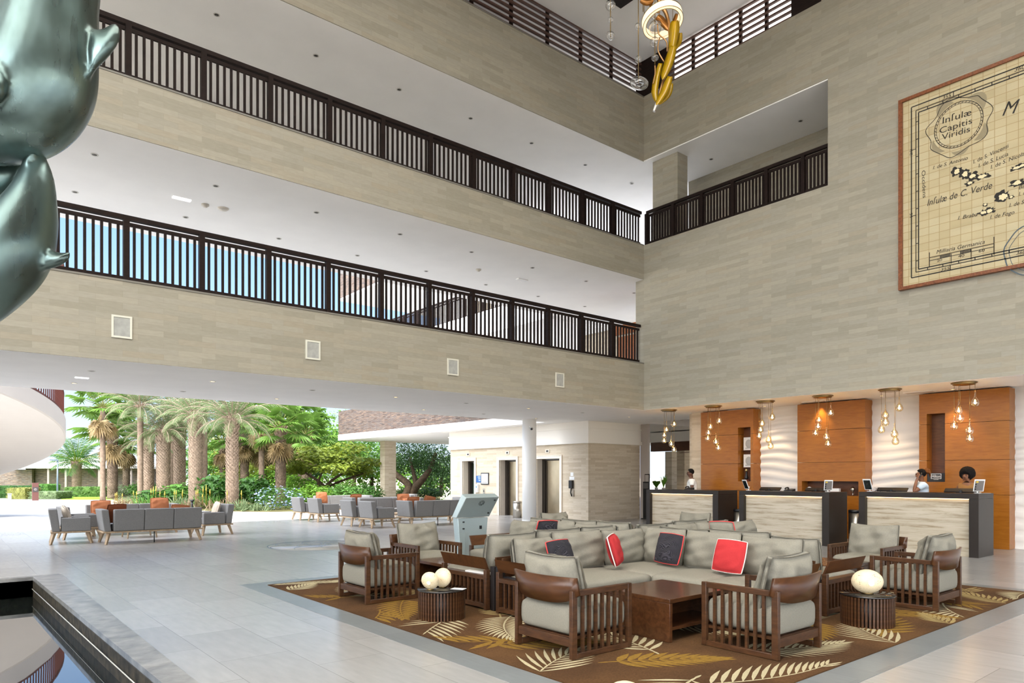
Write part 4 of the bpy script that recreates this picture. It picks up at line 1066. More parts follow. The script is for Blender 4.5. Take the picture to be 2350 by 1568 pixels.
shell_lamp('big egg shaped shell lamp alone on the right drum table', (7.44,3.20,.3316), .150, (.9,1.02,.82), (0,0,R(40)), True)
shell_lamp('white shell lamp just showing at the bottom edge of the photo', (2.56,2.235,.3190), .118, (.95,1,1.0), (0,0,R(40)), False)
paper('leaflet', 'white leaflet on the glass of the left drum table', 'leaflet', (4.33,6.14,.3316), .5, (.10,.15,.003), srgb(236,234,230))
# ------------------------------------------------------------------ terminal
M['kiosk'] = flat('pale_grey_metal', srgb(176,190,190), .22, .3, .6, .05, 2)
K = (7.52,10.20)
t = thing('information_terminal', 'pale metal terminal with tilted head behind the left armchairs', 'terminal', (K[0],K[1],0))
m = MB(); w0,w1,h = .26,.34,.79
m.add([(-w0,0,.03),(w0,0,.03),(w0,.16,.03),(-w0,.16,.03),(-w1,0,h),(w1,0,h),(w1,.16,h),(-w1,.16,h)],[(3,2,1,0),(4,5,6,7),(0,1,5,4),(1,2,6,5),(2,3,7,6),(3,0,4,7)]); m.build('body', M['kiosk'], t, bevel=.006)
m = MB(); m.box(-.3,.3,-.06,.3,0,.03); m.build('foot_plate', M['steel'], t)
m = MB(); pr = [(.0,.80),(.16,.80),(-.16,1.235),(-.30,1.17)]
vs = [(-.37,y,z) for y,z in pr]+[(.37,y,z) for y,z in pr]; m.add(vs,[(0,1,2,3),(7,6,5,4),(0,4,5,1),(1,5,6,2),(2,6,7,3),(3,7,4,0)]); m.build('head', M['kiosk'], t, bevel=.01)
m = MB(); m.box(-.20,.20,-.004,.0,.10,.74); m.box(-.205,.205,-.002,.0,.095,.745); m.build('door', M['kiosk'], t)
for x,z in ((-.22,.72),(-.22,.6)):
    m = MB(); m.box(x-.02,x+.02,-.014,-.004,z-.012,z+.012); m.build('hinge', M['black'], t)
m = MB(); m.box(.14,.19,-.012,-.004,.58,.64); m.build('lock', M['black'], t)
def on_head(u,v):  # point on the underside of the head
    a = Vector((0,.0,.80)); b = Vector((0,-.30,1.17)); q = a.lerp(b,v); q.x = u; return q
nh = Vector((0,-(1.17-.80),-.30)).normalized()
for u,v in ((.30,.2),(.30,.85)):
    m = MB(); m.sphere(tuple(on_head(u,v)+nh*.006), .026, 8, 0, (1,.6,.6)); m.build('hinge', M['black'], t)
for c0,nm in ((on_head(.03,.72)+nh*.004,'vent_ring'),(Vector((.03,-.006,.17)),'cable_ring')):
    m = MB(); e1 = Vector((1,0,0)); e2 = (Vector((0,-.30,.37)).normalized() if nm == 'vent_ring' else Vector((0,0,1)))
    for rr in (.055,.032):
        for k in range(8):
            aa = [2*PI*(k+q/4*.7)/8 for q in range(5)]; m.tube([c0+e1*(rr*math.cos(a))+e2*(rr*math.sin(a)) for a in aa], .005, 5)
    m.build(nm, flat('engraved_grey', srgb(70,78,78), .5) if nm == 'vent_ring' else bpy.data.materials['engraved_grey'], t)
# ------------------------------------------------------------------ lounge furniture on the terrace
M['weave'] = fabric('grey_weave', srgb(128,126,124), .95, .10)
M['oak'] = wood('weathered_oak', srgb(150,126,98), srgb(178,154,124), .55, (8,8,3))
def slanted(m, x0, x1, y0, y1, z0, z1, lean, T=None):
    """panel whose top is pushed back by lean along -x"""
    vs = [(x0,y0,z0),(x1,y0,z0),(x1,y1,z0),(x0,y1,z0),(x0-lean,y0,z1),(x1-lean*.8,y0,z1),(x1-lean*.8,y1,z1),(x0-lean,y1,z1)]
    m.add(vs,[(3,2,1,0),(4,5,6,7),(0,1,5,4),(1,2,6,5),(2,3,7,6),(3,0,4,7)],0,False,T)
def platform(t, D, L, mid=0):
    m = MB(); m.box(-D/2,D/2,-L/2,L/2,.255,.29); m.build('platform', M['oak'], t, bevel=.008)
    for sx in (-1,1):
        for sy in (-1,1):
            m = MB(); m.tube([(sx*(D/2-.07),sy*(L/2-.12),.255),(sx*(D/2+.0),sy*(L/2-.05),0)],[.045,.03],4,0,False); m.build('leg', M['oak'], t)
    if mid:
        m = MB(); m.tube([(-D/2+.08,0,.255),(-D/2+.08,0,0)],.012,8); m.build('middle_leg', M['black'], t)
def lounge_chair(lab, loc, rz, group):
    t = thing('lounge_armchair', lab, 'armchair', loc, rz, group); D,L = .80,.80
    platform(t, D, L)
    m = MB(); slanted(m,-D/2+.03,-D/2+.19,-L/2+.02,L/2-.02,.29,.80,.08); m.build('backrest', M['weave'], t, bevel=.025,seg=3)
    for s in (-1,1):
        y0,y1 = sorted((s*(L/2-.02), s*(L/2-.14))); m = MB(); m.box(-D/2+.21,D/2-.02,y0,y1,.29,.60); m.build('armrest', M['weave'], t, bevel=.02,seg=3)
    m = MB(); m.box(-D/2+.20,D/2-.01,-L/2+.145,L/2-.145,.29,.44); m.build('seat_cushion', M['weave'], t, bevel=.03,seg=3)
    return t
def lounge_sofa(lab, loc, rz, group, L=2.1, ends=(1,)):
    t = thing('lounge_sofa', lab, 'sofa', loc, rz, group); D = .84
    platform(t, D, L, 1)
    a, b = -L/2+.02, L/2-.02
    if 1 in ends: b -= .19
    if -1 in ends: a += .19
    for k in range(3):
        y0 = a+(b-a)*k/3+.004; y1 = a+(b-a)*(k+1)/3-.004
        m = MB(); slanted(m,-D/2+.03,-D/2+.19,y0,y1,.29,.79,.08); m.build('back_panel', M['weave'], t, bevel=.022,seg=3)
        m = MB(); m.box(-D/2+.20,D/2-.01,y0,y1,.29,.44); m.build('seat_cushion', M['weave'], t, bevel=.03,seg=3)
    for s in ends:
        T = Matrix.Translation((0,s*(L/2),0)) @ Matrix.Rotation(-s*PI/2,4,'Z') 
        m = MB(); slanted(m,.03,.17,-D/2+.04,D/2-.04,.29,.79,.07,T); m.build('end_panel', M['weave'], t, bevel=.022,seg=3)
    return t
def lounge_table(lab, loc, group, s=.7):
    t = thing('lounge_table', lab, 'table', loc, 0, group)
    m = MB(); m.box(-s/2,s/2,-s/2,s/2,.31,.345); m.build('top', M['oak'], t, bevel=.006)
    for sx in (-1,1):
        for sy in (-1,1):
            m = MB(); m.tube([(sx*(s/2-.06),sy*(s/2-.06),.31),(sx*(s/2-.02),sy*(s/2-.02),0)],[.025,.018],4,0,False); m.build('leg', M['oak'], t)
    return t
G1 = 'grey lounge furniture by the curved stair'; G2 = 'grey lounge furniture before the lifts'
LS = lounge_sofa('long grey sofa by the curved stair, seen from behind', (3.92,18.28,0), PI/2, G1, 2.12, (1,))
LC = lounge_chair('grey armchair at the far left, facing the stair lounge sofas', (2.38,18.95,0), -.1, G1)
dup(LC, (5.62,19.35,0), PI+.15, 'grey armchair by the curved stair facing left, with a beige cushion')
dup(LC, (2.72,20.2,0), .05, 'grey armchair half hidden behind the far left armchair', G1)
dup(LS, (4.05,21.0,0), -PI/2, 'long grey sofa by the curved stair, facing the viewer across the table')
lounge_table('low oak table between the stair lounge sofas', (3.95,19.65,0), G1)
dup(LC, (10.22,18.75,0), .06, 'grey armchair before the lifts, nearest of the left four', G2)
dup(LC, (10.15,19.85,0), .0, 'grey armchair before the lifts, just behind the nearest', G2)
dup(LC, (10.2,22.45,0), .05, 'grey armchair before the lifts, third back beside the plumbago', G2)
dup(LC, (10.15,23.75,0), .0, 'grey armchair farthest left before the garden shrubs', G2)
dup(LS, (12.15,18.70,0), PI/2, 'long grey sofa seen from behind, left of the pale terminal', G2)
dup(LS, (12.1,21.2,0), -PI/2, 'long grey sofa facing the viewer with a big orange cushion, before the lifts', G2)
dup(LS, (12.3,22.75,0), PI/2, 'grey sofa back partly hidden behind the front lounge armchairs', G2)
dup(LS, (12.2,25.1,0), -PI/2, 'long grey sofa farthest back before the green shrubs', G2)
dup(LC, (14.1,20.4,0), PI, 'grey armchair left of the first lift, facing left', G2)
dup(LC, (14.2,24.2,0), PI, 'grey armchair near the square column, facing left', G2)
dup(LC, (14.95,25.15,0), PI+.1, 'pale armchair just right of the square column', G2)
dup(LC, (14.0,19.35,0), PI, 'grey armchair behind the terminal head', G2)
lounge_table('low oak table among the grey sofas before the lifts', (11.55,19.9,0), G2)
M['orange'] = fabric('orange_leather', srgb(170,106,70), .7, .06); M['brown_or'] = fabric('burnt_orange', srgb(128,70,42), .7, .06); M['beige'] = fabric('beige_fabric', srgb(190,176,158), .9, .06)
def oc(lab, c, yaw, mt, s=.42, lean=14, roll=0, seed=2): return cushion(lab, c, yaw, mt, mt, s, lean, roll, seed, 'cushions on the grey lounge furniture')
oc('orange cushion on the left end of the far stair lounge sofa', (3.30,20.98,.66), -PI/2, M['orange'], .46)
oc('dark orange cushion leaning in the corner of the near stair lounge sofa', (3.20,18.22,.66), PI/2+.3, M['brown_or'], .44)
oc('orange cushion showing over the middle of the far stair lounge sofa', (4.72,21.02,.70), -PI/2, M['orange'], .46)
oc('orange cushion showing over the right end of the near stair lounge sofa', (4.55,18.22,.62), PI/2, M['orange'], .42, 14, 6)
oc('beige cushion in the far left armchair', (2.24,18.95,.64), 0, M['beige'], .40, 16, 12)
oc('beige cushion in the armchair at the right of the stair lounge', (5.78,19.35,.64), PI, M['beige'], .40, 16, -6)
oc('big orange cushion on the sofa facing the viewer before the lifts', (12.55,21.15,.66), -PI/2, M['orange'], .50)
oc('orange cushion lying before the big orange one on the same sofa', (12.62,20.98,.60), -PI/2, M['orange'], .36, 40)
oc('orange cushion at the left end of the sofa left of the terminal', (11.45,18.66,.66), PI/2, M['orange'], .44)
oc('orange cushion over the back of the sofa left of the terminal', (12.05,18.66,.68), PI/2, M['orange'], .42, 10, 10)
oc('orange cushion over the far sofa before the shrubs', (11.3,25.1,.70), -PI/2, M['orange'], .44)
oc('orange cushion at the left end of the partly hidden sofa', (11.55,22.72,.66), PI/2, M['orange'], .44)
# floor medallion
m = MB(); c = Vector((6.64,14.72))
for r0,r1 in ((1.14,1.17),(.52,.545)):
    m.lathe([(r0,.0025),(r1,.0025)],64,0,Matrix.Translation((c.x,c.y,0)),False,False)
for k in range(6):
    a = k*PI/3; q = c+Vector((math.cos(a),math.sin(a)))*.62
    m.lathe([(.50,.003),(.52,.003)],48,0,Matrix.Translation((q.x,q.y,0)),False,False)
o = m.build('rings', flat('medallion_line', srgb(100,104,108), .3))
d_ = MB(); d_.cyl((c.x,c.y),1.17,-.01,.0018,64); t = thing('floor_medallion', 'round pale stone medallion with ring pattern set in the floor', 'floor inlay', (0,0,0))
o.parent = t; d_.build('disc', flat('medallion_stone', srgb(150,148,142), .25, 0, .5, .08, 3), t)
# ------------------------------------------------------------------ bronze dolphins over the pool
t_ = NT('patinated_bronze'); t_.set(Roughness=.30, Metallic=.9)
n_ = t_.node('ShaderNodeTexNoise', i_Scale=1.3, i_Detail=5., i_Distortion=.6); t_.link(t_.coords((1,1,.35)), n_.inputs['Vector'])
t_.link(t_.ramp(n_.outputs['Fac'], [(.28,srgb(80,82,76)),(.48,srgb(100,118,115)),(.66,srgb(136,158,156))]), t_.b.inputs['Base Color'])
n2_ = t_.node('ShaderNodeTexNoise', i_Scale=9., i_Detail=4.); t_.link(t_.coords((1,1,.2)), n2_.inputs['Vector'])
t_.link(t_.ramp(n2_.outputs['Fac'], [(.3,(.24,.24,.24,1)),(.7,(.40,.40,.40,1))]), t_.b.inputs['Roughness'])
M['bronze'] = t_.mat
dol = thing('dolphin_sculpture', 'large green grey bronze dolphins leaping over the reflecting pool', 'sculpture', (-.2,6.65,-.9))
DD = 5.0
def dp(px, py, dd=0): return atD(px, py, DD+dd) - Vector(dol.location)
def smooth_path(P, n=8):
    P = [tuple(p) for p in P]; out = []
    for i in range(len(P)-1):
        p0 = P[max(i-1,0)]; p1 = P[i]; p2 = P[i+1]; p3 = P[min(i+2,len(P)-1)]
        for k in range(n):
            t = k/n
            out.append(tuple(.5*((2*b)+(-a+c)*t+(2*a-5*b+4*c-d)*t*t+(-a+3*b-3*c+d)*t**3) for a,b,c,d in zip(p0,p1,p2,p3)))
    out.append(P[-1]); return out
def body(m, pts, dd=0):
    """pts: (px, py, radius in px, depth offset)"""
    sp = smooth_path(pts, 7)
    m.tube([dp(p[0],p[1],dd+p[3]) for p in sp], [max(.006,p[2]/FPX*DD) for p in sp], 28, 0, True, (1,1))
def fin(m, outline, dd=0, th=.10):
    """outline of a fin; thick in the middle, thin at the edge"""
    o = smooth_path([(*p,0) for p in outline]+[(*outline[0],0)], 5)[:-1]
    cx = sum(p[0] for p in o)/len(o); cy = sum(p[1] for p in o)/len(o); n = len(o)
    vs = []; fs = []
    for s in (-1,1):
        for k,sc in enumerate((1,.75,.4,0)):
            d = dd + s*th*(0.06,.38,.62,.7)[k]
            if sc: vs += [tuple(dp(cx+(p[0]-cx)*sc, cy+(p[1]-cy)*sc, d)) for p in o]
        vs.append(tuple(dp(cx,cy,dd+s*th*.7)))
    h = 3*n+1
    for b,f in ((0,1),(h,-1)):
        for r_ in range(2):
            for i in range(n):
                q = (b+r_*n+i, b+r_*n+(i+1)%n, b+(r_+1)*n+(i+1)%n, b+(r_+1)*n+i); fs.append(q if f > 0 else q[::-1])
        for i in range(n):
            q = (b+2*n+i, b+2*n+(i+1)%n, b+3*n); fs.append(q if f > 0 else q[::-1])
    for i in range(n): fs.append((i, h+i, h+(i+1)%n, (i+1)%n))
    m.add(vs, fs, 0, True)
def dolphin(name, m):
    o = m.build(name, M['bronze'], dol)
    md = o.modifiers.new('join', 'REMESH'); md.mode = 'VOXEL'; md.voxel_size = .016; md.use_smooth_shade = True
    md = o.modifiers.new('soft', 'SMOOTH'); md.factor = .5; md.iterations = 9
    return o
m = MB(); body(m, [(176,-330,26,0),(160,-230,52,0),(140,-110,82,0),(122,0,92,0),(110,90,102,0),(88,185,116,0),(30,245,118,0),(-70,262,106,.0),(-170,240,84,.05),(-250,200,52,.1),(-300,185,26,.12)])
fin(m, [(200,62),(232,66),(262,52),(277,66),(272,100),(250,132),(222,160),(198,186),(178,130)], -.02, .10)
fin(m, [(-70,95),(-10,135),(14,180),(16,205),(4,232),(-50,262),(-110,200)], -.36, .14)
dolphin('dolphin', m)
m = MB(); body(m, [(84,328,10,.1),(86,350,14,.1),(84,392,32,.1),(78,440,46,.1),(58,505,68,.1),(20,580,86,.08),(-50,650,88,.05),(-130,715,76,0),(-200,765,48,0),(-215,800,40,0)])
fin(m, [(96,556),(122,574),(146,580),(163,576),(160,596),(138,612),(104,622),(62,640),(70,590)], .1, .08)
fin(m, [(74,336),(92,334),(102,342),(100,360),(92,374),(88,352)], .16, .05); fin(m, [(46,376),(62,350),(80,338),(84,350),(64,372),(56,392)], .02, .05)
dolphin('dolphin', m)
m = MB(); body(m, [(64,372,8,.32),(44,384,22,.32),(10,408,44,.32),(-50,430,62,.32),(-130,450,70,.3),(-210,520,60,.25),(-230,640,46,.2),(-222,780,40,.1)])
dolphin('dolphin', m)
m = MB(); m.lathe([(.42,0),(.42,.5),(.30,.62),(.20,1.2),(.15,2.4),(.13,3.3)],24); m.build('pedestal', M['bronze'], dol)
# ------------------------------------------------------------------ curved stair outside
SCX = atD(-160,1093,24.0)
M['stair_white'] = flat('stair_plaster', srgb(178,172,166), .75, 0, .2, .02, 1.5)
stair = thing('spiral_stair', 'white curved outdoor stair with dark red railing beside the garden', 'stair', (SCX.x,SCX.y,0))
a0 = math.atan2(RT[1],RT[0])      # direction of the right silhouette
def hel(phi, r, z): a = a0 - phi; return (r*math.cos(a), r*math.sin(a), z)
ZL = lambda p: 3.70+1.25*p
def ribbon(name, mt, lo, hi, off, th, r0=.4, r1=3.9, sol=.62):
    m = MB(); vs = []; fs = []; N = 60
    for i in range(N+1):
        p = lo+(hi-lo)*i/N; z = ZL(p)+off
        vs += [hel(p,r0,z), hel(p,r1,z), hel(p,r1+.05,z+.04), hel(p,r1+.05,z+sol), hel(p,r1-.10,z+sol), hel(p,r1-.10,z+th), hel(p,r0+.1,z+th), hel(p,r0+.1,z+sol), hel(p,r0,z+sol)]
    k = 9
    for i in range(N):
        for j in range(k):
            fs.append((i*k+j, (i+1)*k+j, (i+1)*k+(j+1)%k, i*k+(j+1)%k))
    fs += [tuple(range(k)), tuple(N*k+j for j in range(k-1,-1,-1))]
    m.add(vs, fs, 0, False); o = m.build(name, mt, stair)
    o.data.polygons.foreach_set('use_smooth', [True]*len(o.data.polygons)); o.data.set_sharp_from_angle(angle=R(35)); return o
ribbon('lower_flight', M['stair_white'], -2.9, .9, 0, .35)
ribbon('upper_flight', M['stair_white'], -1.0, .5, 4.7, .35)
M['red_brown'] = wood('red_brown_timber', srgb(70,34,30), srgb(98,52,44), .5)
for nm,lo,hi,off in (('lower_railing',-2.9,.9,0),('upper_railing',-1.0,.5,4.7)):
    m = MB(); N = int((hi-lo)*3.87/.12)
    for z in (.70,1.62):
        m.tube([hel(lo+(hi-lo)*i/50,3.87,ZL(lo+(hi-lo)*i/50)+off+z) for i in range(51)], .04, 4, 0, False)
    rl = m.build(nm, M['red_brown'], stair)
    for k in range(N):
        p = lo+(hi-lo)*(k+.5)/N; a = Vector(hel(p,3.87,ZL(p)+off+.70))
        if not (-1.3 < p < .95): continue
        if k == 0 or 'b' not in globals().get('_bal',{}):
            q = MB(); q.box(-.02,.02,-.02,.02,0,.90); o = q.build('baluster', M['red_brown'], rl); _bal = {'b':o}
        else: o = _bal['b'].copy(); COL.objects.link(o); o.parent = rl
        o.location = a
m = MB(); m.cyl((0,0),.35,0,9.5,24); m.build('centre_post', M['white'], stair)
# ------------------------------------------------------------------ chandelier
CD = 14.5
ch = thing('chandelier', 'tall chandelier of amber glass leaves, a glowing ring and clear bubbles', 'chandelier', (11.6,10.1,ZT))
def cp(px, py, dd=0): return atD(px, py, CD+dd) - Vector(ch.location)
ppm = FPX/CD
m = MB(); m.box(-1.7,1.72,-1.7,1.68,-.07,0); m.build('ceiling_plate', M['dark_rail'], ch)
M['clear'] = glass('clear_blown_glass', (1,1,1,1), .10, .03)
M['amber'] = NT('amber_leaf_glass').set(Roughness=.12).mat; b_ = M['amber'].node_tree.nodes['Principled BSDF']; b_.inputs['Base Color'].default_value = srgb(212,168,20); b_.inputs['Transmission Weight'].default_value = .35
M['bronze_rod'] = flat('bronze_rod', srgb(168,128,84), .3, .9)
def rod(px, y1, dd): 
    a = cp(px, y1, dd); m = MB(); m.tube([a, (a.x,a.y,-.02)], .010, 6); m.build('rod', M['brass'], ch)
def bubble(px, py, rp, sc=(1,1,1), rot=(0,0,0), dd=0, nm='bubble'):
    p = cp(px,py,dd); m = MB(); m.sphere((0,0,0), rp/ppm, 20, 0, sc, Matrix.Translation(p) @ Euler(rot).to_matrix().to_4x4()); m.build(nm, M['clear'], ch)
rod(1401,85,0); rod(1465,192,.2); rod(1503,150,.1); rod(1476,27,.4)
bubble(1401,12,11.5); bubble(1401,46,6.5); bubble(1401,82,11,(1,1,.8),(.5,0,.3))
bubble(1463,60,6.5,(1,1,1),(0,0,0),.2); bubble(1465,136,8,(1,1,1),(0,0,0),.2); bubble(1467,191,22,(1,1,.66),(.45,-.25,.2),.2,'glass_disc')
bubble(1503,32,12,(1,1,.9),(0,0,0),.1); bubble(1505,62,16,(1,1,.9),(0,0,0),.1); bubble(1502,96,10.5,(1,1,1),(0,0,0),.1); bubble(1503,133,8.5,(1,1,.8),(0,0,0),.1)
c = cp(1520,47); rr = 46/ppm
TM = Matrix.Translation(c) @ Matrix.Rotation(R(-13),4,Vector((RT[0],RT[1],0))) @ Matrix.Rotation(R(-8),4,Vector((FW[0],FW[1],0)))
m = MB(); m.lathe([(rr*.84,-.075),(rr*.98,-.075),(rr,-.06),(rr,.06),(rr*.98,.075),(rr*.84,.075),(rr*.84,-.075)],72,0,TM,False,False); m.build('ring', emit('crystal_ring', (1,.80,.52,1), .62), ch)
m = MB(); m.lathe([(rr*.985,-.082),(rr*1.01,-.076),(rr*.985,-.07)],72,0,TM,True,False); m.lathe([(rr*.985,.07),(rr*1.01,.076),(rr*.985,.082)],72,0,TM,True,False); m.lathe([(rr*.83,-.082),(rr*.855,-.076),(rr*.83,-.07)],72,0,TM,True,False); m.build('ring_trim', M['brass'], ch)
for k in range(3):
    a = TM @ Vector((rr*.9*math.cos(2*k),rr*.9*math.sin(2*k),.07)); m = MB(); m.tube([a,(a.x,a.y,-.05)],.006,6); m.build('rod', M['brass'], ch)
def leafblade(pts, w, dd=0, mt='amber', yaw=0):
    sp = smooth_path([(*p,dd) for p in pts], 6); m = MB(); vs = []; fs = []; n = len(sp)
    for i,p in enumerate(sp):
        q = i/(n-1); ww = w/ppm*(.25+.75*math.sin(PI*min(1,.12+q*.86))**.7)*(1 if q < .85 else (1-q)/.15*.7+.3)
        a = sp[max(i-1,0)]; b = sp[min(i+1,n-1)]; tx,ty = b[0]-a[0], b[1]-a[1]; L = math.hypot(tx,ty) or 1
        c0 = cp(p[0],p[1],p[2]); sd = (cp(p[0]-ty/L,p[1]+tx/L,p[2])-c0).normalized(); fw = Vector((FW[0],FW[1],0))
        sd = (sd*math.cos(.3)+fw*math.sin(.3)).normalized(); nn = sd.cross((cp(b[0],b[1],b[2])-cp(a[0],a[1],a[2])).normalized()).normalized()
        for s,t in ((-1,.014),(0,.008),(1,.014),(0,-.008)): vs.append(tuple(c0+sd*(ww*s*.9)+nn*t))
    for i in range(n-1):
        for j in range(4): fs.append((4*i+j,4*i+(j+1)%4,4*(i+1)+(j+1)%4,4*(i+1)+j))
    fs += [(3,2,1,0),tuple(4*(n-1)+j for j in range(4))]
    m.add(vs,fs,0,True); m.build('glass_leaf', M[mt], ch)
m = MB(); sp = smooth_path([(1500,-60,0),(1512,0,0),(1530,35,0),(1538,90,0),(1530,160,0),(1520,190,0),(1507,238,0)],6); m.tube([cp(p[0],p[1]) for p in sp], [.05-.03*i/len(sp) for i in range(len(sp))], 10); a = cp(1500,-60); m.tube([a,(a.x,a.y,-.05)],.03,8); m.build('stem', M['bronze_rod'], ch)
for pts,w,dd in (([(1549,48),(1547,75),(1541,122)],13,-.1),([(1546,106),(1535,145),(1520,184)],12,-.12),([(1562,76),(1559,98),(1546,118)],6,.1),([(1516,146),(1507,180),(1503,212),(1508,236)],8.5,-.05),([(1538,176),(1526,208),(1506,242)],10,-.15),([(1541,192),(1533,220),(1509,243)],7,.05),([(1497,208),(1502,225),(1508,236)],4,0)):
    leafblade(pts,w,dd)
M['amber_dark'] = flat('bronze_amber_leaf', srgb(168,112,50), .25, .5)
for pts,w,dd in (([(1508,38),(1520,50),(1536,72)],9,0),([(1553,32),(1548,48),(1540,62)],5,.05),([(1492,10),(1500,22),(1515,30)],5,.1),([(1470,0),(1485,6),(1500,2)],8,0)): leafblade(pts,w,dd,'amber_dark')
for P in ([(1509,55),(1512,78),(1529,95),(1531,118)],[(1514,86),(1510,115),(1524,142)],[(1503,150),(1503,172),(1499,192)]):
    m = MB(); sp = smooth_path([(*p,0) for p in P],6); m.tube([cp(p[0],p[1],-.08) for p in sp], .014, 6); m.build('tendril', M['bronze_rod'], ch)
m = MB(); m.tube([cp(1507,240),cp(1501,256)],[.05,.035],6,0,False); m.build('tip', M['clear'], ch)
# ------------------------------------------------------------------ map mural
MX = 15.53
mural = thing('map_mural', 'huge framed antique style map of islands on parchment tiles', 'wall map', (XR,3,7.4))
ML = Vector(mural.location)
def b2(m, y0, y1, z0, z1, x0, x1, mi=0): m.box(x0-ML.x,x1-ML.x,y0-ML.y,y1-ML.y,z0-ML.z,z1-ML.z,mi)
MY1, MY0, MZ0, MZ1 = 6.02, -1.2, 5.46, 9.40
pm = brick('parchment_tiles', [srgb(184,168,130), srgb(190,175,138), srgb(194,181,146)], .19, .155, .005, srgb(160,138,98), 'YZ', .5, .1, 0, fine=5)
m = MB(); b2(m,MY0,MY1,MZ0,MZ1,MX+.01,XR-.001); m.build('tile_panel', pm.mat, mural)
M['map_frame'] = wood('map_frame_wood', srgb(104,56,28), srgb(140,82,44), .4, (9,9,9))
m = MB()
for a in ((MY0+.06,MY1-.06,MZ1-.045,MZ1+.02),(MY0+.06,MY1-.06,MZ0-.02,MZ0+.045),(MY1-.06,MY1+.02,MZ0-.02,MZ1+.02),(MY0-.02,MY0+.06,MZ0-.02,MZ1+.02)): b2(m,a[0],a[1],a[2],a[3],MX-.03,XR-.002)
m.build('frame', M['map_frame'], mural)
INK = flat('map_ink', srgb(40,36,32), .8); INK2 = flat('map_grey_wash', srgb(150,138,110), .8); PALE = flat('map_pale_island', srgb(226,212,172), .7); STAMP = flat('stamp_blue', srgb(84,96,104), .8)
TX = MX+.006
def wp(px, py): p = atX(px, py, TX); return p
def line(m, a, b, wd, mi=0):
    a = Vector((a[0],a[1])); b = Vector((b[0],b[1])); d = (b-a).normalized(); n = Vector((-d.y,d.x))*wd/2
    q = [a-n,b-n,b+n,a+n]; m.add([(TX-ML.x,p.x-ML.y,p.y-ML.z) for p in q], [(0,1,2,3)], mi)
def yz(px,py): p = wp(px,py); return (p.y,p.z)
m = MB()
yl = [yz(2091.6,400)[0], yz(2102,400)[0], yz(2108,400)[0]]; zt = [yz(2091.6,246.6)[1], yz(2102,254)[1], yz(2108,258)[1]]; zb = [yz(2091.6,638)[1], yz(2102,625)[1], yz(2108,618)[1]]
for k,wd in ((0,.022),(1,.016),(2,.022)):
    line(m,(yl[k],zt[k]),(yl[k],zb[k]),wd); line(m,(yl[k],zt[k]),(MY0+.3,zt[k]),wd); line(m,(yl[k],zb[k]),(MY0+.3,zb[k]),wd)
for k in range(9):
    z = zb[2]+(zt[2]-zb[2])*(k+.5)/9; line(m,(yl[1],z),(yl[2],z),.016)
for k in range(22):
    y = yl[2]-.28*(k+.6); line(m,(y,zt[1]),(y,zt[2]),.016); line(m,(y,zb[1]),(y,zb[2]),.016)
for z in (yz(2098,343)[1], yz(2098,495)[1]): line(m,(yl[0],z),(yl[1],z),.014)
a = yz(2188,216); line(m,(a[0],zt[0]),(a[0],zt[1]),.014); a = yz(2181,612); line(m,(a[0],zb[0]),(a[0],zb[1]),.014)
# scale bar
s0 = yz(2133,593); s1 = yz(2281,563)
for dz in (0,.06): line(m,(s0[0],s0[1]+dz-.05),(s1[0],s0[1]+dz-.05),.012)
for y,h_ in ((s0[0],.15),(s1[0],.17)): line(m,(y,s0[1]-.03-h_),(y,s0[1]-.03+h_),.014)
W_ = s1[0]-s0[0]
for q in (.35,.66): line(m,(s0[0]+W_*q,s0[1]-.2),(s0[0]+W_*q,s0[1]+.0),.012)
for q0 in (.18,.50):
    for k in range(8): y = s0[0]+W_*(q0+.17*k/8); line(m,(y,s0[1]-.045),(y,s0[1]+.008),.018)
# cartouche
cc = yz(2199,286); 
def ell(ry, rz, w_, n=48, cy=cc[0], cz_=cc[1], wob=0, mi=0, mesh=None):
    P = [(cy+(ry+wob*math.sin(7*k*2*PI/n))*math.cos(2*PI*k/n), cz_+(rz+wob*math.cos(5*k*2*PI/n))*math.sin(2*PI*k/n)) for k in range(n)]
    for a,b in zip(P,P[1:]+P[:1]): line(mesh or m,a,b,w_,mi)
    return P
ell(.425,.44,.012); ell(.39,.405,.008)
for k in range(40):
    a = 2*PI*k/40; line(m,(cc[0]+.39*math.cos(a),cc[1]+.405*math.sin(a)),(cc[0]+.425*math.cos(a+.06),cc[1]+.44*math.sin(a+.06)),.010)
ell(.55,.56,.012,60,cc[0],cc[1]-.02,.05)
m.build('ink_lines', INK, mural)
m = MB()
for a0_,a1_,r0_,r1_ in ((35,80,.56,.80),(110,165,.56,.78),(195,235,.60,.78),(245,285,.62,.74),(300,345,.60,.72)):
    n_ = 10; o_ = []; i_ = []
    for k in range(n_+1):
        a = R(a0_+(a1_-a0_)*k/n_); w = math.sin(PI*k/n_)
        o_.append((cc[0]+(r0_+(r1_-r0_)*w)*math.cos(a)*.92*.84, cc[1]+.84*(r0_+(r1_-r0_)*w)*math.sin(a))); i_.append((cc[0]+r0_*math.cos(a)*.92*.84, cc[1]+.84*r0_*math.sin(a)))
    P = o_+i_[::-1]; m.add([(TX+.002-ML.x,y-ML.y,z-ML.z) for y,z in P],[tuple(range(len(P)))])
y0_ = yz(2118,258); y1_ = yz(2275,205)
m.build('cartouche_pattern', INK2, mural)
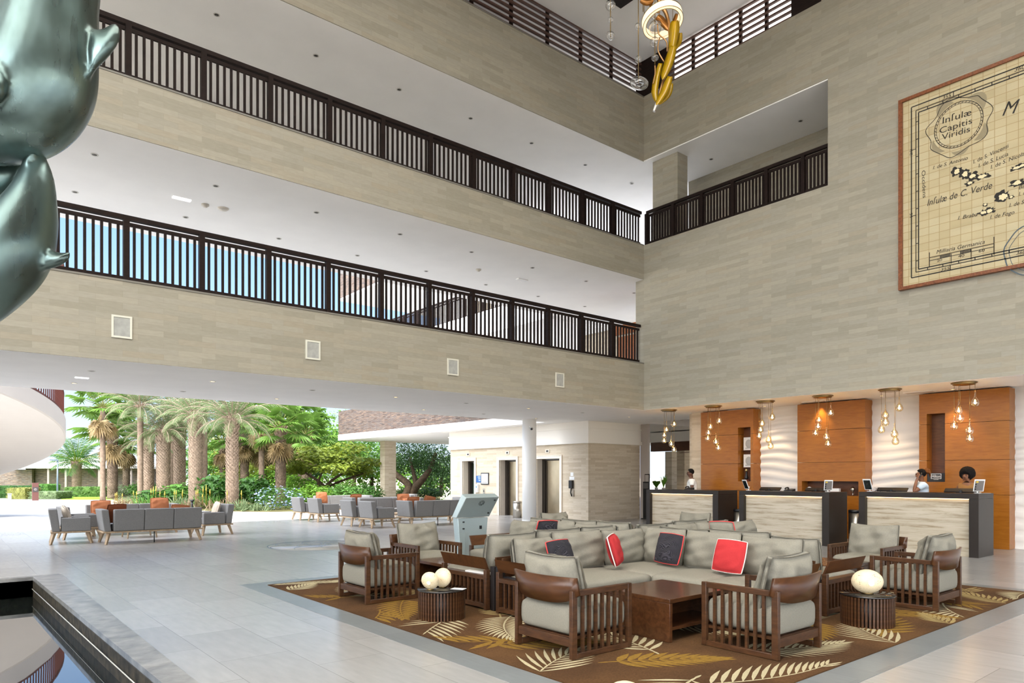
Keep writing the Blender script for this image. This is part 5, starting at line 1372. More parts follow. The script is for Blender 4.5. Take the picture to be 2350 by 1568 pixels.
# lettering
m = MB()
def mt(s, x0, y0, x1, y1, hpx, shear=.25, lift=0):
    P0 = wp(x0,y0); P1 = wp(x1,y1); D = P1-P0; w_ = D.length; d = D.normalized(); up = Vector((-1,0,0)).cross(d)
    dep = P0.x*FW[0]+P0.y*FW[1]; h_ = hpx*dep/FPX/.72
    o = P0-ML; nx = Vector((-1,0,0))
    Mx = Matrix(((d.x,up.x,nx.x,o.x-lift),(d.y,up.y,nx.y,o.y),(d.z,up.z,nx.z,o.z),(0,0,0,1)))
    put_text(m, s, Mx, w_, h_, shear)
mt('Inſulæ',2163,284,2229,264,15,0); mt('Capitis',2156,307,2231,283,14,0); mt('Viridis',2161,322,2226,302,14,0)
mt('M',2300,266,2336,258,31,.3)
mt('I. de S. Antonio',2141,389,2221,366,8); mt('I. de S. Vincenti',2234,376,2316,338,9); mt('I. de S. Lucia',2246,385,2314,357,9); mt('I. de S. Nicola',2274,388,2352,356,9)
mt('Inſulæ de C. Verde',2128,473,2277,432,15); mt('I. Braba',2198,505,2243,496,9); mt('I. de Fogo',2272,503,2328,491,9); mt('I. de S.',2316,476,2352,467,9); mt('Ba',2338,435,2352,431,9); mt('I. de',2338,450,2360,444,9)
mt('Milliaria Germanica',2149,583,2260,559,9); mt('20',2150,602,2162,599,6,0); mt('40',2199,592,2213,589,7,0); mt('60',2246,580,2260,577,7,0)
mt('355',2163,229,2183,222,8,.2); mt('360',2328,165,2352,157,9,.2); mt('355',2159,623,2180,618,7,.2); mt('360',2332,585,2353,582,8,.2)
mt('Occidens',2115,393,2118,455,8,0); mt('20',2094,356,2094,342,6,0); mt('15',2094,498,2094,488,6,0)
m.build('lettering', INK, mural)
# islands
r_ = random.Random(4); md_ = MB(); ml_ = MB()
for ik,(px,py,w_,h_) in enumerate(((2196,394,9,12),(2215,400,9,12),(2232,404,9,9),(2254,405,15,8),(2226,420,8,6),(2334,385,12,6),(2346,380,9,6),(2334,420,13,9),(2302,452,13,14),(2321,452,5,5),(2257,488,9,7),(2271,484,9,8),(2261,470,5,4))):
    c_ = wp(px,py); dep = c_.x*FW[0]+c_.y*FW[1]; k_ = dep/FPX
    for mesh,sc,off,jit in ((md_,1.25,.001,.55),(ml_,.62,.003,.35)):
        n_ = 22; P = []
        for i in range(n_):
            a = 2*PI*i/n_; q = sc*(1-jit*r_.random()); P.append((c_.y+w_*k_*1.25*q*math.cos(a), c_.z+h_*k_*q*math.sin(a)))
        mesh.add([(TX-off-.00008*ik-ML.x,y-ML.y,z-ML.z) for y,z in P],[tuple(range(n_))])
md_.build('shading_pattern', INK, mural); ml_.build('island_pattern', PALE, mural)
m = MB(); sc_ = yz(2366,572); ell(.42,.46,.022,40,sc_[0],sc_[1],.012,0,m); ell(.34,.38,.010,40,sc_[0],sc_[1],.01,0,m); m.build('round_stamp', STAMP, mural)
# ------------------------------------------------------------------ the garden
def leafmat(name, c, tr=.35, rough=.5, var=.25, sc=.6):
    t = NT(name); out = t.n['Material Output']; t.set(Roughness=rough); t.b.inputs['Specular IOR Level'].default_value = .35
    n = t.node('ShaderNodeTexNoise', i_Scale=sc*4, i_Detail=2.); t.link(t.coords(), n.inputs['Vector'])
    col = t.ramp(n.outputs['Fac'], [(.3, lerp(c,1-var)),(.7, lerp(c,1+var))])
    t.link(col, t.b.inputs['Base Color'])
    tb = t.node('ShaderNodeBsdfTranslucent'); t.link(col, tb.inputs['Color'])
    mx = t.node('ShaderNodeMixShader'); mx.inputs[0].default_value = tr
    t.link(t.b.outputs[0], mx.inputs[1]); t.link(tb.outputs[0], mx.inputs[2]); t.link(mx.outputs[0], out.inputs['Surface']); return t.mat
_leaf = leafmat
def leafmat(n, c, *a): return _leaf(n, lerp(c,.80), *a)
LM = dict(date=leafmat('date_frond', srgb(116,132,88)), fan=leafmat('fan_leaf', srgb(110,146,62)), fresh=leafmat('fresh_leaf', srgb(112,156,48)), yel=leafmat('yellow_green_leaf', srgb(140,156,56)), deep=leafmat('deep_leaf', srgb(62,104,40)),
    mid=leafmat('mid_leaf', srgb(92,138,58)), grey=leafmat('grey_leaf', srgb(136,156,112)), olive=leafmat('olive_leaf', srgb(150,152,84)), dark=leafmat('dark_leaf', srgb(52,86,36)), straw=leafmat('dry_skirt', srgb(168,142,100), .2), hedge=leafmat('hedge_leaf', srgb(98,134,60)), rust=leafmat('rusty_blade', srgb(160,140,110)))
BARK = flat('palm_bark', srgb(118,102,88), .9, 0, .1, .25, 6, .5); BARK2 = flat('dark_bark', srgb(74,62,50), .9, 0, .1, .3, 8, .5); SCALE = flat('leaf_base_scale', srgb(150,132,116), .9, 0, .1, .25, 9)
YELF = flat('yellow_blossom', srgb(196,164,66), .7); BLUF = flat('blue_blossom', srgb(150,168,220), .7); ORF = flat('orange_blossom', srgb(220,140,60), .7)
def gp(px, D, z=0.): p = atD(px, 1093, D); return (p.x, p.y, z)
def palm_trunk(h, r, seed, scales=True, flare=1.15):
    rr = random.Random(seed); m = MB(); n = 18
    prof = [(r*(flare if i == 0 else 1)*(1+.05*math.sin(i*1.7+seed)), h*i/n) for i in range(n+1)]
    m.lathe(prof, 16, 0)
    s = MB()
    if scales:
        rows = int(h/.085); cols = max(8,int(2*PI*r/.16))
        for i in range(rows):
            z = h*(i+.2)/rows; top = z/h
            for k in range(cols):
                a = 2*PI*(k+.5*(i%2)+rr.uniform(-.12,.12))/cols; ca,sa = math.cos(a),math.sin(a)
                out = .035+.03*rr.random()+(.06 if top > .82 else 0)*rr.random()*1.5; hh = .12*(1+rr.random()*.4)+(.10 if top > .85 else 0); w = .06*(1+.3*rr.random())
                b = Vector((ca*r*.97,sa*r*.97,z)); tdir = Vector((-sa,ca,0))*w; o = Vector((ca,sa,0))
                p0,p1 = b-tdir,b+tdir; q = b+o*out+Vector((0,0,hh)); q0,q1 = q-tdir*.45,q+tdir*.45; e = b+Vector((0,0,hh*.95))
                s.add([tuple(p0),tuple(p1),tuple(q1),tuple(q0),tuple(e)],[(0,1,2,3),(0,3,4),(1,4,2),(3,2,4)])
    return m, s
def date_crown(seed, L=2.5, n=44, droop=1.0, nl=24, ll=.42):
    rr = random.Random(seed); m = MB()
    for k in range(n):
        az = k*2.39996+rr.uniform(-.15,.15); q = k/n
        el = R(82-95*q**1.15+rr.uniform(-8,8)); ln = L*rr.uniform(.85,1.1)*(.75+.25*math.sin(PI*min(1,q+.25)))
        pts = []; p = Vector((.1*math.cos(az),.1*math.sin(az),0)); e = el; N = 12
        for i in range(N+1):
            pts.append((p.copy(), e)); p = p+Vector((math.cos(az)*math.cos(e),math.sin(az)*math.cos(e),math.sin(e)))*(ln/N); e -= R(7.5)*droop*(.35+1.3*i/N)
        m.tube([a for a,_ in pts], [.022*(1-.85*i/N)+.003 for i in range(N+1)], 4, 1, False)
        sd = Vector((-math.sin(az),math.cos(az),0))
        for j in range(nl):
            f = .16+.82*j/nl; x = f*N; i = min(int(x),N-1); u = x-i
            a = pts[i][0].lerp(pts[i+1][0],u); tn = (pts[i+1][0]-pts[i][0]).normalized(); up = tn.cross(sd)
            l = ll*(math.sin(PI*min(1,.12+f*.85))**.6)*rr.uniform(.85,1.1)
            for s in (1,-1):
                d = (sd*s*.85+tn*(.45+.4*f)-up*.0+Vector((0,0,-.12+rr.uniform(-.15,.1)))+up*(-.25)).normalized(); w = tn*.017
                tip = a+d*l+Vector((0,0,-.10*l)); mid = a+d*l*.55
                m.add([tuple(a-w*.5),tuple(mid-w),tuple(tip),tuple(mid+w),tuple(a+w*.5)],[(0,1,2,3,4)],0)
    return m
def fan_crown(seed, n=30, L=1.25, fr=.75, skirt=14):
    rr = random.Random(seed); m = MB()
    for k in range(n+skirt):
        dead = k >= n; az = k*2.39996+rr.uniform(-.2,.2); q = k/n
        el = R(78-100*q+rr.uniform(-10,10)) if not dead else R(-60-25*rr.random()); ln = L*rr.uniform(.8,1.1)*(.7 if dead else 1)
        d = Vector((math.cos(az)*math.cos(el),math.sin(az)*math.cos(el),math.sin(el))); sd = Vector((-math.sin(az),math.cos(az),0)); up = d.cross(sd)*-1
        base = Vector((0,0,-.15 if dead else 0)); c = base+d*ln
        m.tube([base,c],[.02,.012],4,3 if dead else 1,False)
        ns = 18; f_ = fr*rr.uniform(.85,1.1)*(.8 if dead else 1)
        for j in range(ns):
            a = R(-115+230*j/(ns-1)); dd = d*math.cos(a)+sd*math.sin(a); 
            w = (sd*math.cos(a)-d*math.sin(a))*(f_*.075); mid = c+dd*f_*.6+up*.02-Vector((0,0,.05)); tip = c+dd*f_*(1.05)-Vector((0,0,f_*(.28+.15*rr.random()))); b = c+dd*.04
            m.add([tuple(b),tuple(mid-w),tuple(tip),tuple(mid+w)],[(0,1,2),(0,2,3)],2 if dead else 0)
    return m
def cluster(n, rx, ry, rz, leaf, seed, shell=.55, flat_=0, mi=0, m=None, c=(0,0,0), asp=.5):
    rr = random.Random(seed); m = m or MB()
    for _ in range(n):
        while True:
            v = Vector((rr.uniform(-1,1),rr.uniform(-1,1),rr.uniform(-1,1)))
            if .05 < v.length < 1: break
        v = v.normalized()*(shell+(1-shell)*rr.random()**.5)*(1+.16*math.sin(4*v.x*3+seed)+.12*math.cos(9*v.y+v.z*7))
        p = Vector((v.x*rx,v.y*ry,v.z*rz))+Vector(c)
        nrm = (v*.7+Vector((rr.gauss(0,.5),rr.gauss(0,.5),rr.gauss(0,.5)+.5))).normalized()
        if flat_: nrm = (nrm+Vector((0,0,flat_))).normalized()
        t = nrm.orthogonal().normalized(); t = (Matrix.Rotation(rr.uniform(0,6.28),3,nrm) @ t); b = nrm.cross(t); l = leaf*rr.uniform(.6,1.3)
        m.add([tuple(p-t*l),tuple(p+b*l*asp+nrm*l*.15),tuple(p+t*l),tuple(p-b*l*asp+nrm*l*.15)],[(0,1,2,3)],mi)
    return m
# ground covers
m = MB(); P = [gp(255,47),gp(300,34.5),gp(400,32.2),gp(500,30.4),gp(620,30.0),gp(690,30.4),gp(800,34),gp(880,37.5),gp(1010,40),gp(1010,75),gp(255,75)]
m.prism([(p[0],p[1]) for p in P], -.1, .03); o = m.build('planting_bed', flat('bed_soil', srgb(96,92,60), .95, 0, .1, .35, 1.5)); tag(o, 'planted garden bed under the palms', 'garden bed', None, 'structure')
m = MB(); m.prism([gp(140,45.5)[:2],gp(258,45.5)[:2],gp(258,70)[:2],gp(-80,70)[:2],gp(-80,58)[:2],gp(140,56)[:2]], -.1, .02); o = m.build('lawn', flat('lawn_green', srgb(116,150,50), .95, 0, .1, .2, 3)); o['kind'] = 'structure'
# palms: px, depth, px of trunk top, trunk radius, kind
tops = []
C_ = [date_crown(1), date_crown(5,2.7,46), fan_crown(3), fan_crown(8), date_crown(9,2.2,30,.7,26,.55)]
crown_me = {}
def crown(i, parent, z, rz, sc):
    if i not in crown_me:
        mats = [LM['date'],SCALE,LM['straw'],LM['straw']] if i in (0,1) else ([LM['fan'],LM['olive'],LM['straw'],LM['straw']] if i != 4 else [LM['deep'],LM['yel']])
        o = crown_me[i] = C_[i].build('crown', mats, parent)
    else: o = crown_me[i].copy(); COL.objects.link(o); o.parent = parent
    o.location = (0,0,z); o.rotation_euler = (0,0,rz); o.scale = (sc,)*3
ORD = ['first','second','third','fourth','fifth','sixth','seventh','eighth','ninth','tenth','eleventh','twelfth','thirteenth','fourteenth','fifteenth','sixteenth']
PALMS = [(176,58,1062,.34,4,1.35),(258,47,990,.30,3,1.3),(290,50,1018,.22,2,1.1),(340,45,1015,.32,0,.95),(375,41,990,.36,1,1.0),(412,43,975,.33,0,.95),(449,38,957,.34,1,1.0),(512,50,1018,.22,3,1.0),(533,31.5,965,.255,1,.95),(561,46,1000,.25,2,1.1),(604,47,1012,.22,3,1.1),(644,36,985,.24,2,1.05),(664,50,1020,.2,3,1.1),(703,42,1005,.28,3,1.05),(730,60,1030,.25,2,1.1)]
kinds = {0:'date palm with thick scaly trunk',1:'date palm with thick scaly trunk',2:'fan palm with ragged crown',3:'fan palm with ragged crown',4:'dark feathery palm before the stone pavilion'}
for i,(px,D,ty,r,kd,sc) in enumerate(PALMS):
    h = EYE+(HYP-ty)/FPX*D
    t = thing('date_palm' if kd in (0,1) else ('fan_palm' if kd in (2,3) else 'feather_palm'), kinds[kd]+', %s palm trunk from the left' % ORD[i], 'palm tree', gp(px,D), 0, 'palms in the garden bed')
    tm, sm = palm_trunk(h, r, i, True); tr = tm.build('trunk', BARK, t)
    sm.build('leaf_bases', SCALE if kd in (0,1) else BARK, tr)
    crown(kd, t, h, i*1.3, sc)
# taller palms whose crowns only show under the ceiling edge
for i,(px,D,cy,sc,kd) in enumerate([(236,44,935,1.2,3),(322,40,935,1.0,0),(470,44,930,1.05,0),(600,42,962,1.15,2),(395,48,940,1.0,1),(690,46,965,1.2,2),(560,52,980,1.3,3)]):
    h = EYE+(HYP-cy)/FPX*D
    t = thing('fan_palm' if kd in (2,3) else 'date_palm', ['slim fan palm behind the second trunk, crown under the ceiling edge','slim date palm behind the fourth trunk','slim date palm behind the seventh trunk','slim fan palm behind the eleventh trunk','slim date palm behind the fifth trunk','slim fan palm behind the fourteenth trunk','slim fan palm behind the tallest thick trunk'][i], 'palm tree', gp(px,D), 0, 'palms in the garden bed')
    tm,_ = palm_trunk(h,.16,i,False); tm.build('trunk', BARK, t); crown(kd,t,h,i*2.1,sc)
# shrubs
SH = {}
def shrub(key, mk):
    if key not in SH: SH[key] = mk()
    return SH[key]
SHM = {'round': cluster(1500,1,1,.8,.085,3), 'fine': cluster(2600,1,1,.9,.05,5,.5,0,0,None,(0,0,0),.35), 'broad': cluster(700,1,1,.8,.17,7,.5,0,0,None,(0,0,0),.45), 'box': None}
bx_ = MB(); rr_ = random.Random(2)
for _ in range(2600):
    f_ = rr_.randrange(5); u,v = rr_.uniform(-1,1),rr_.uniform(-1,1)
    p = Vector({0:(u,v,1),1:(u,-1,v),2:(u,1,v),3:(-1,u,v),4:(1,u,v)}[f_])+Vector((rr_.gauss(0,.04),rr_.gauss(0,.04),rr_.gauss(0,.04)))
    nn = Vector((rr_.gauss(0,1),rr_.gauss(0,1),rr_.gauss(0,1)+.5)).normalized(); t_1 = nn.orthogonal().normalized(); b_1 = nn.cross(t_1); l = .07
    bx_.add([tuple(p-t_1*l),tuple(p+b_1*l*.5),tuple(p+t_1*l),tuple(p-b_1*l*.5)],[(0,1,2,3)])
bx_.box(-.93,.93,-.93,.93,-1,.93); SHM['box'] = bx_
_shm = {}
def bush(name, lab, px, D, y_top, w, mt, kind='round', depth=None, group=None, z0=-.0, cat='shrub'):
    top = EYE+(HYP-y_top)/FPX*D; hz = max(.15,(top-z0)/ (1.8 if kind != 'box' else 2))
    key = (kind, mt.name)
    if key not in _shm: o = _shm[key] = SHM[kind].build(name, mt)
    else: o = _shm[key].copy(); o.name = name; COL.objects.link(o)
    g = gp(px,D); wx = w/FPX*D/2
    o.location = (g[0],g[1],z0+hz*(.95 if kind != 'box' else 1)); o.scale = (wx*1.0,(depth or wx),hz); o.rotation_euler = (0,0,AX-PI/2)
    tag(o, lab, cat, group); return o
GB = 'shrubs in the border below the palms'
bush('plumbago_bush','blue flowering plumbago bush beside the grey sofas',640,32,1118,110,LM['mid'],'fine',1.3,GB)
fl = cluster(320,1,1,.8,.055,9,.9,0,0,None,(0,0,0),.9).build('flowers', BLUF, [o for o in COL.objects if o.name == 'plumbago_bush'][0], kind='stuff')
for lab,px,D,yt,w,mt,kd in [('low bright green bush right of the plumbago',720,34,1112,90,'fresh','round'),('low deep green bush before the square column, left side',790,35,1112,110,'mid','round'),('dense deep green bush just left of the square column',840,36,1110,80,'deep','round'),
    ('dark broad leaved bush behind the thickest trunk',505,36,1086,90,'deep','broad'),('dark broad leaved bush right of the thickest trunk',585,36,1092,90,'deep','broad'),('glossy green bush between fifth and sixth trunks',420,39,1108,80,'mid','broad'),('grassy green clump left of the thickest trunk',360,36,1122,90,'deep','broad'),
    ('light green bush behind the plumbago',680,40,1092,110,'fresh','round'),('bright bush behind the low bushes',760,42,1088,110,'fresh','round'),('grey green low bush at the left bed corner',310,36,1138,70,'grey','fine'),('olive low bush below the fourth trunk',350,35,1148,80,'olive','fine'),('deep green bush behind the third trunk',330,48,1105,70,'mid','round'),
    ('pale green bush under the second trunk',290,50,1112,60,'grey','round'),('yellow green bush by the ninth trunk',540,48,1075,120,'yel','round'),('fresh green bush between eleventh and twelfth trunks',625,46,1075,110,'fresh','round')]:
    bush('garden_shrub',lab,px,D,yt,w,LM[mt],kd,None,GB)
# hedges on the left
for lab,px,D,yt,w,mt,dp_ in [('clipped dark hedge at the far left edge',10,50,1116,110,'deep',1.6),('clipped yellow green hedge block left of the signpost',55,47,1120,42,'olive',.8),('pale speckled hedge right of the signpost',118,47,1128,62,'grey',.9),('long clipped hedge before the stone pavilion',208,52,1118,88,'hedge',1.0),('dark hedge block behind the signpost',105,54,1112,40,'mid',.8)]:
    bush('clipped_hedge',lab,px,D,yt,w,LM[mt],'box',dp_,'clipped hedges on the left',0,'hedge')
# spiky plants with flower spikes
def spiky(lab, px, D, n, h, mt, spikes=0, seed=1, fm=YELF, w=.03):
    t = thing('spiky_plant', lab, 'plant', gp(px,D,.02), 0, 'spiky plants at the bed edge'); r = random.Random(seed); m = MB()
    for k in range(n):
        a = r.uniform(0,6.28); e = R(r.uniform(15,80)); L = h*r.uniform(.7,1.2); b = Vector((r.gauss(0,.28),r.gauss(0,.28),0)); d = Vector((math.cos(a)*math.cos(e),math.sin(a)*math.cos(e),math.sin(e))); s = Vector((-math.sin(a),math.cos(a),0))*w
        m.add([tuple(b-s),tuple(b+s),tuple(b+d*L*.6+s*.8),tuple(b+d*L-Vector((0,0,.1*L))),tuple(b+d*L*.6-s*.8)],[(0,1,2,3,4)])
    m.build('leaves', mt, t)
    for k in range(spikes):
        b = Vector((r.gauss(0,.4),r.gauss(0,.4),.2)); m = MB(); hh = r.uniform(.7,1.05)*h*1.15; m.tube([b,b+Vector((0,0,hh*.7)),b+Vector((0,0,hh*.75)),b+Vector((0,0,hh))],[.010,.010,.032,.008],5); m.build('flower_spike', fm, t)
for lab,px,D,n,h,mt,sp in [('aloe clump with yellow spikes at the left bed corner',285,35,70,.55,'rust',4),('aloe clump with yellow spikes below the fourth trunk',345,34,80,.7,'mid',5),('aloe clump with yellow spikes behind the stair lounge sofa',410,33,80,.7,'grey',5),('rusty aloe clump below the seventh trunk',450,32.5,70,.6,'rust',3),('grey agave spikes at the foot of the thickest trunk, left',505,31,70,.6,'rust',0),('grey agave spikes at the foot of the thickest trunk, right',560,31,80,.62,'grey',2),('low grey clump between agave and plumbago',600,30.8,80,.42,'grey',0),('tall aloe with yellow spike left of the thickest trunk',480,33,60,.8,'mid',3)]:
    spiky(lab,px,D,n,h,LM[mt],sp,px)
# broad trees
def limb(m, pts, r): 
    sp = smooth_path([tuple(p) for p in pts], 5); m.tube(sp, [r*(1-.75*i/len(sp)) for i in range(len(sp))], 8)
def tree(lab, px, D, trunk, clumps, mt, leaf, name='broad_tree', bark=None, n=600, flat_=0, group=None, asp=.5):
    t = thing(name, lab, 'tree', gp(px,D), 0, group); m = MB()
    def at(px_,py_,dd): p = atD(px_,py_,D+dd); return p-Vector(t.location)
    for i,(pts,r) in enumerate(trunk): limb(m,[at(*p) for p in pts],r)
    m.build('trunk', bark or BARK2, t); q = MB()
    for i,(px_,py_,dd,rx,rz) in enumerate(clumps): cluster(n,rx,rx,rz,leaf,i*7+px,.35,flat_,0,q,tuple(at(px_,py_,dd)),asp)
    q.build('crown', mt, t); return t
tree('spreading yellow green tree behind the low bushes',745,38,[([(745,1150,0),(742,1115,0),(700,1085,.3)],.14),([(745,1150,.1),(752,1112,0),(800,1078,.2)],.14),([(746,1150,0),(760,1115,.5),(840,1085,.5)],.12),([(745,1150,0),(730,1110,-.5),(745,1075,-.5)],.1)],
    [(660,1072,0,.95,.28),(700,1058,-.6,1.1,.34),(745,1048,0,1.2,.36),(790,1055,.6,1.2,.36),(835,1062,0,1.0,.34),(690,1078,1,1.0,.25),(770,1076,-1,1.2,.3),(820,1082,1,1.0,.3),(720,1036,1,1.0,.35),(800,1030,1.5,1.2,.4)], LM['yel'], .14, 'spreading_tree', None, 420, 1.2)
TG = 'tall trees filling the back of the garden'
tree('dark fine leaved tree with twisted trunk right of the square column',950,44,[([(925,1150,0),(938,1115,0),(905,1085,.3),(900,1050,.5)],.32),([(932,1150,.2),(955,1118,0),(985,1080,0),(1000,1040,.3)],.34),([(955,1120,0),(950,1090,.3),(940,1050,.5)],.2)],
    [(920,1040,0,1.5,1.0),(955,1025,0,1.5,1.0),(990,1035,.5,1.5,1.1),(935,1060,1,1.2,.8),(1005,1065,.5,1.2,.9),(970,1060,2,1.3,.8),(900,1070,2,1.0,.8)], LM['dark'], .11, 'fine_leaved_tree', None, 900, 0, TG, .25)
for lab,px,D,y,w,mt,lf in [('airy pale green tree at the end of the palm row',770,52,985,2.6,'fresh',.13),('yellow green tree behind the twelfth trunk',640,56,1035,2.6,'yel',.16),('dense green tree behind the seventh trunk',470,60,1040,2.8,'mid',.17),('yellow green tree behind the thickest trunk',560,60,1045,2.8,'yel',.17),('deep green tree behind the spreading tree',700,58,1050,2.6,'deep',.17),('bright tree left of the square column',850,50,1050,2.2,'fresh',.14),('feathery green tree above the spreading tree',810,48,1010,2.2,'mid',.12),('bright low tree seen right of the square column',975,60,1080,2.4,'fresh',.16),('green tree behind the tenth trunk',600,64,1010,3.0,'mid',.18),('bright green tree behind the fourteenth trunk',710,62,1000,3.0,'fresh',.18),('olive tree behind the eighth trunk',510,66,1020,2.4,'olive',.18),('dark green tree far right under the wing',1010,52,1065,2.0,'dark',.13)]:
    k_ = FPX/D
    tree(lab,px,D,[([(px,1093+EYE*k_,0),(px+4,(1093+y)/2+20,0),(px,y,0)],.18)],[(px,y,0,w,w*.72),(px-w*k_*.55,y+w*k_*.3,.5,w*.7,w*.55),(px+w*k_*.55,y+w*k_*.25,-.5,w*.7,w*.55),(px,y+w*k_*.75,.3,w*.8,w*.5)], LM[mt], lf, 'garden_tree', BARK2, 650, 0, TG)
for lab,px in (('low hedge of dark plants right of the square column',930),('dark fence hedge near the lift wall',985)):
    bush('clipped_hedge',lab,px,46,1118,62,LM['dark'],'round',.8,'hedges right of the square column',0,'hedge')
# stone pavilion
PD = 64
def pq(px, py, dd=0): return atD(px, py, PD+dd)
c = gp(170, PD); pav = thing('garden_pavilion', 'low stone pavilion with grey hipped roof behind the hedges', 'building', c, AX-PI/2)
k_ = PD/FPX; HW = 132*k_; zt_ = EYE+(HYP-1078)*k_; ze = EYE+(HYP-1070)*k_; zr = EYE+(HYP-1046)*k_
m = MB(); m.box(-HW,HW,1.2,7,0,zt_+.3); m.build('walls', M['fieldstone'], pav)
m = MB(); e = HW+.6; m.add([(-e,-.6,ze),(e,-.6,ze),(e,8,ze),(-e,8,ze),(-e+4,3.5,zr),(e-4,3.5,zr),(-e,-.6,ze-.22),(e,-.6,ze-.22),(e,8,ze-.22),(-e,8,ze-.22)],[(0,1,5,4),(1,2,5),(2,3,4,5),(3,0,4),(6,7,1,0),(7,8,2,1),(9,8,7,6),(9,6,0,3),(8,9,3,2)]); m.build('roof', brick('roof_tiles',[srgb(150,148,146),srgb(176,174,172)],.9,.35,.03,srgb(110,108,106),'XY',.8,.3).mat, pav)
for px in (117,157,233,305):
    m = MB(); x = (px-170)*k_; m.box(x-.09,x+.09,-.4,-.22,0,ze-.2); m.build('post', M['wing_post'] if 'wing_post' in M else flat('weathered_post'+str(px), srgb(120,110,104), .7), pav)
m = MB(); m.box(-HW-2.2,-HW+1.0,.6,.9,0,zt_); m.build('side_wall', M['fieldstone'], pav)
# sign pillar, bollard, lamp post
t = thing('sign_pillar', 'red brown signpost with dark emblem between the hedges', 'signpost', gp(81,44))
m = MB(); m.box(-.17,.17,-.12,.12,0,1.12); m.build('pillar', flat('red_brown_sheet', srgb(84,48,42), .5), t)
T_ = Matrix.Rotation(AX-PI/2,4,'Z'); m = MB(); m.box(-.15,.15,-.14,-.13,.55,.85); m.build('emblem_plate', flat('emblem_dark', srgb(50,46,46), .5), t)
m = MB()
for a in range(6): m.tube([(.09*math.cos(a),-.142,.7+.09*math.sin(a)),(.03*math.cos(a+1),-.142,.7+.03*math.sin(a+1))],.012,4)
m.build('emblem', flat('emblem_grey', srgb(150,140,136), .5), t)
t = thing('bollard', 'small grey bollard before the far left hedge', 'bollard', gp(22,43)); m = MB(); m.box(-.09,.09,-.09,.09,0,.42); m.build('post', flat('bollard_grey', srgb(120,124,128), .5), t); m = MB(); m.box(-.11,.11,-.11,.11,.42,.48); m.build('cap', M['steel'], t)
for lab,px in (('low dark path light among the aloes, left one',378),('low dark path light among the aloes, right one',441)):
    t = thing('path_light', lab, 'light', gp(px,31.5), 0, 'path lights'); m = MB(); m.cyl((0,0),.05,0,.42,12); m.build('post', M['black'], t); m = MB(); m.cyl((0,0),.09,.40,.48,12); m.build('head', M['black'], t)
t = thing('lamp_post', 'slim grey lamp post before the stone pavilion', 'street lamp', gp(132,52)); h_ = EYE+(HYP-1056)/FPX*52
m = MB(); m.tube([(0,0,0),(0,0,h_)],[.07,.045],10); m.build('pole', flat('lamp_grey_blue', srgb(92,106,118), .5), t)
m = MB(); m.box(-.5,.05,-.1,.1,h_-.06,h_+.04); m.build('lamp_head', bpy.data.materials['lamp_grey_blue'], t)

for k,(x,y) in enumerate(((34.5,16.5),(34.8,18.2),(34.4,19.6))):
    key = ('round', LM['fresh'].name); o = _shm[key].copy() if key in _shm else SHM['round'].build('garden_shrub', LM['fresh']); o.name = 'garden_shrub'
    if key in _shm: COL.objects.link(o)
    o.location = (x,y,.75); o.scale = (1.0,1.0,.85); tag(o, 'green shrub outside the far opening of the hall', 'shrub', 'shrubs outside the hall')
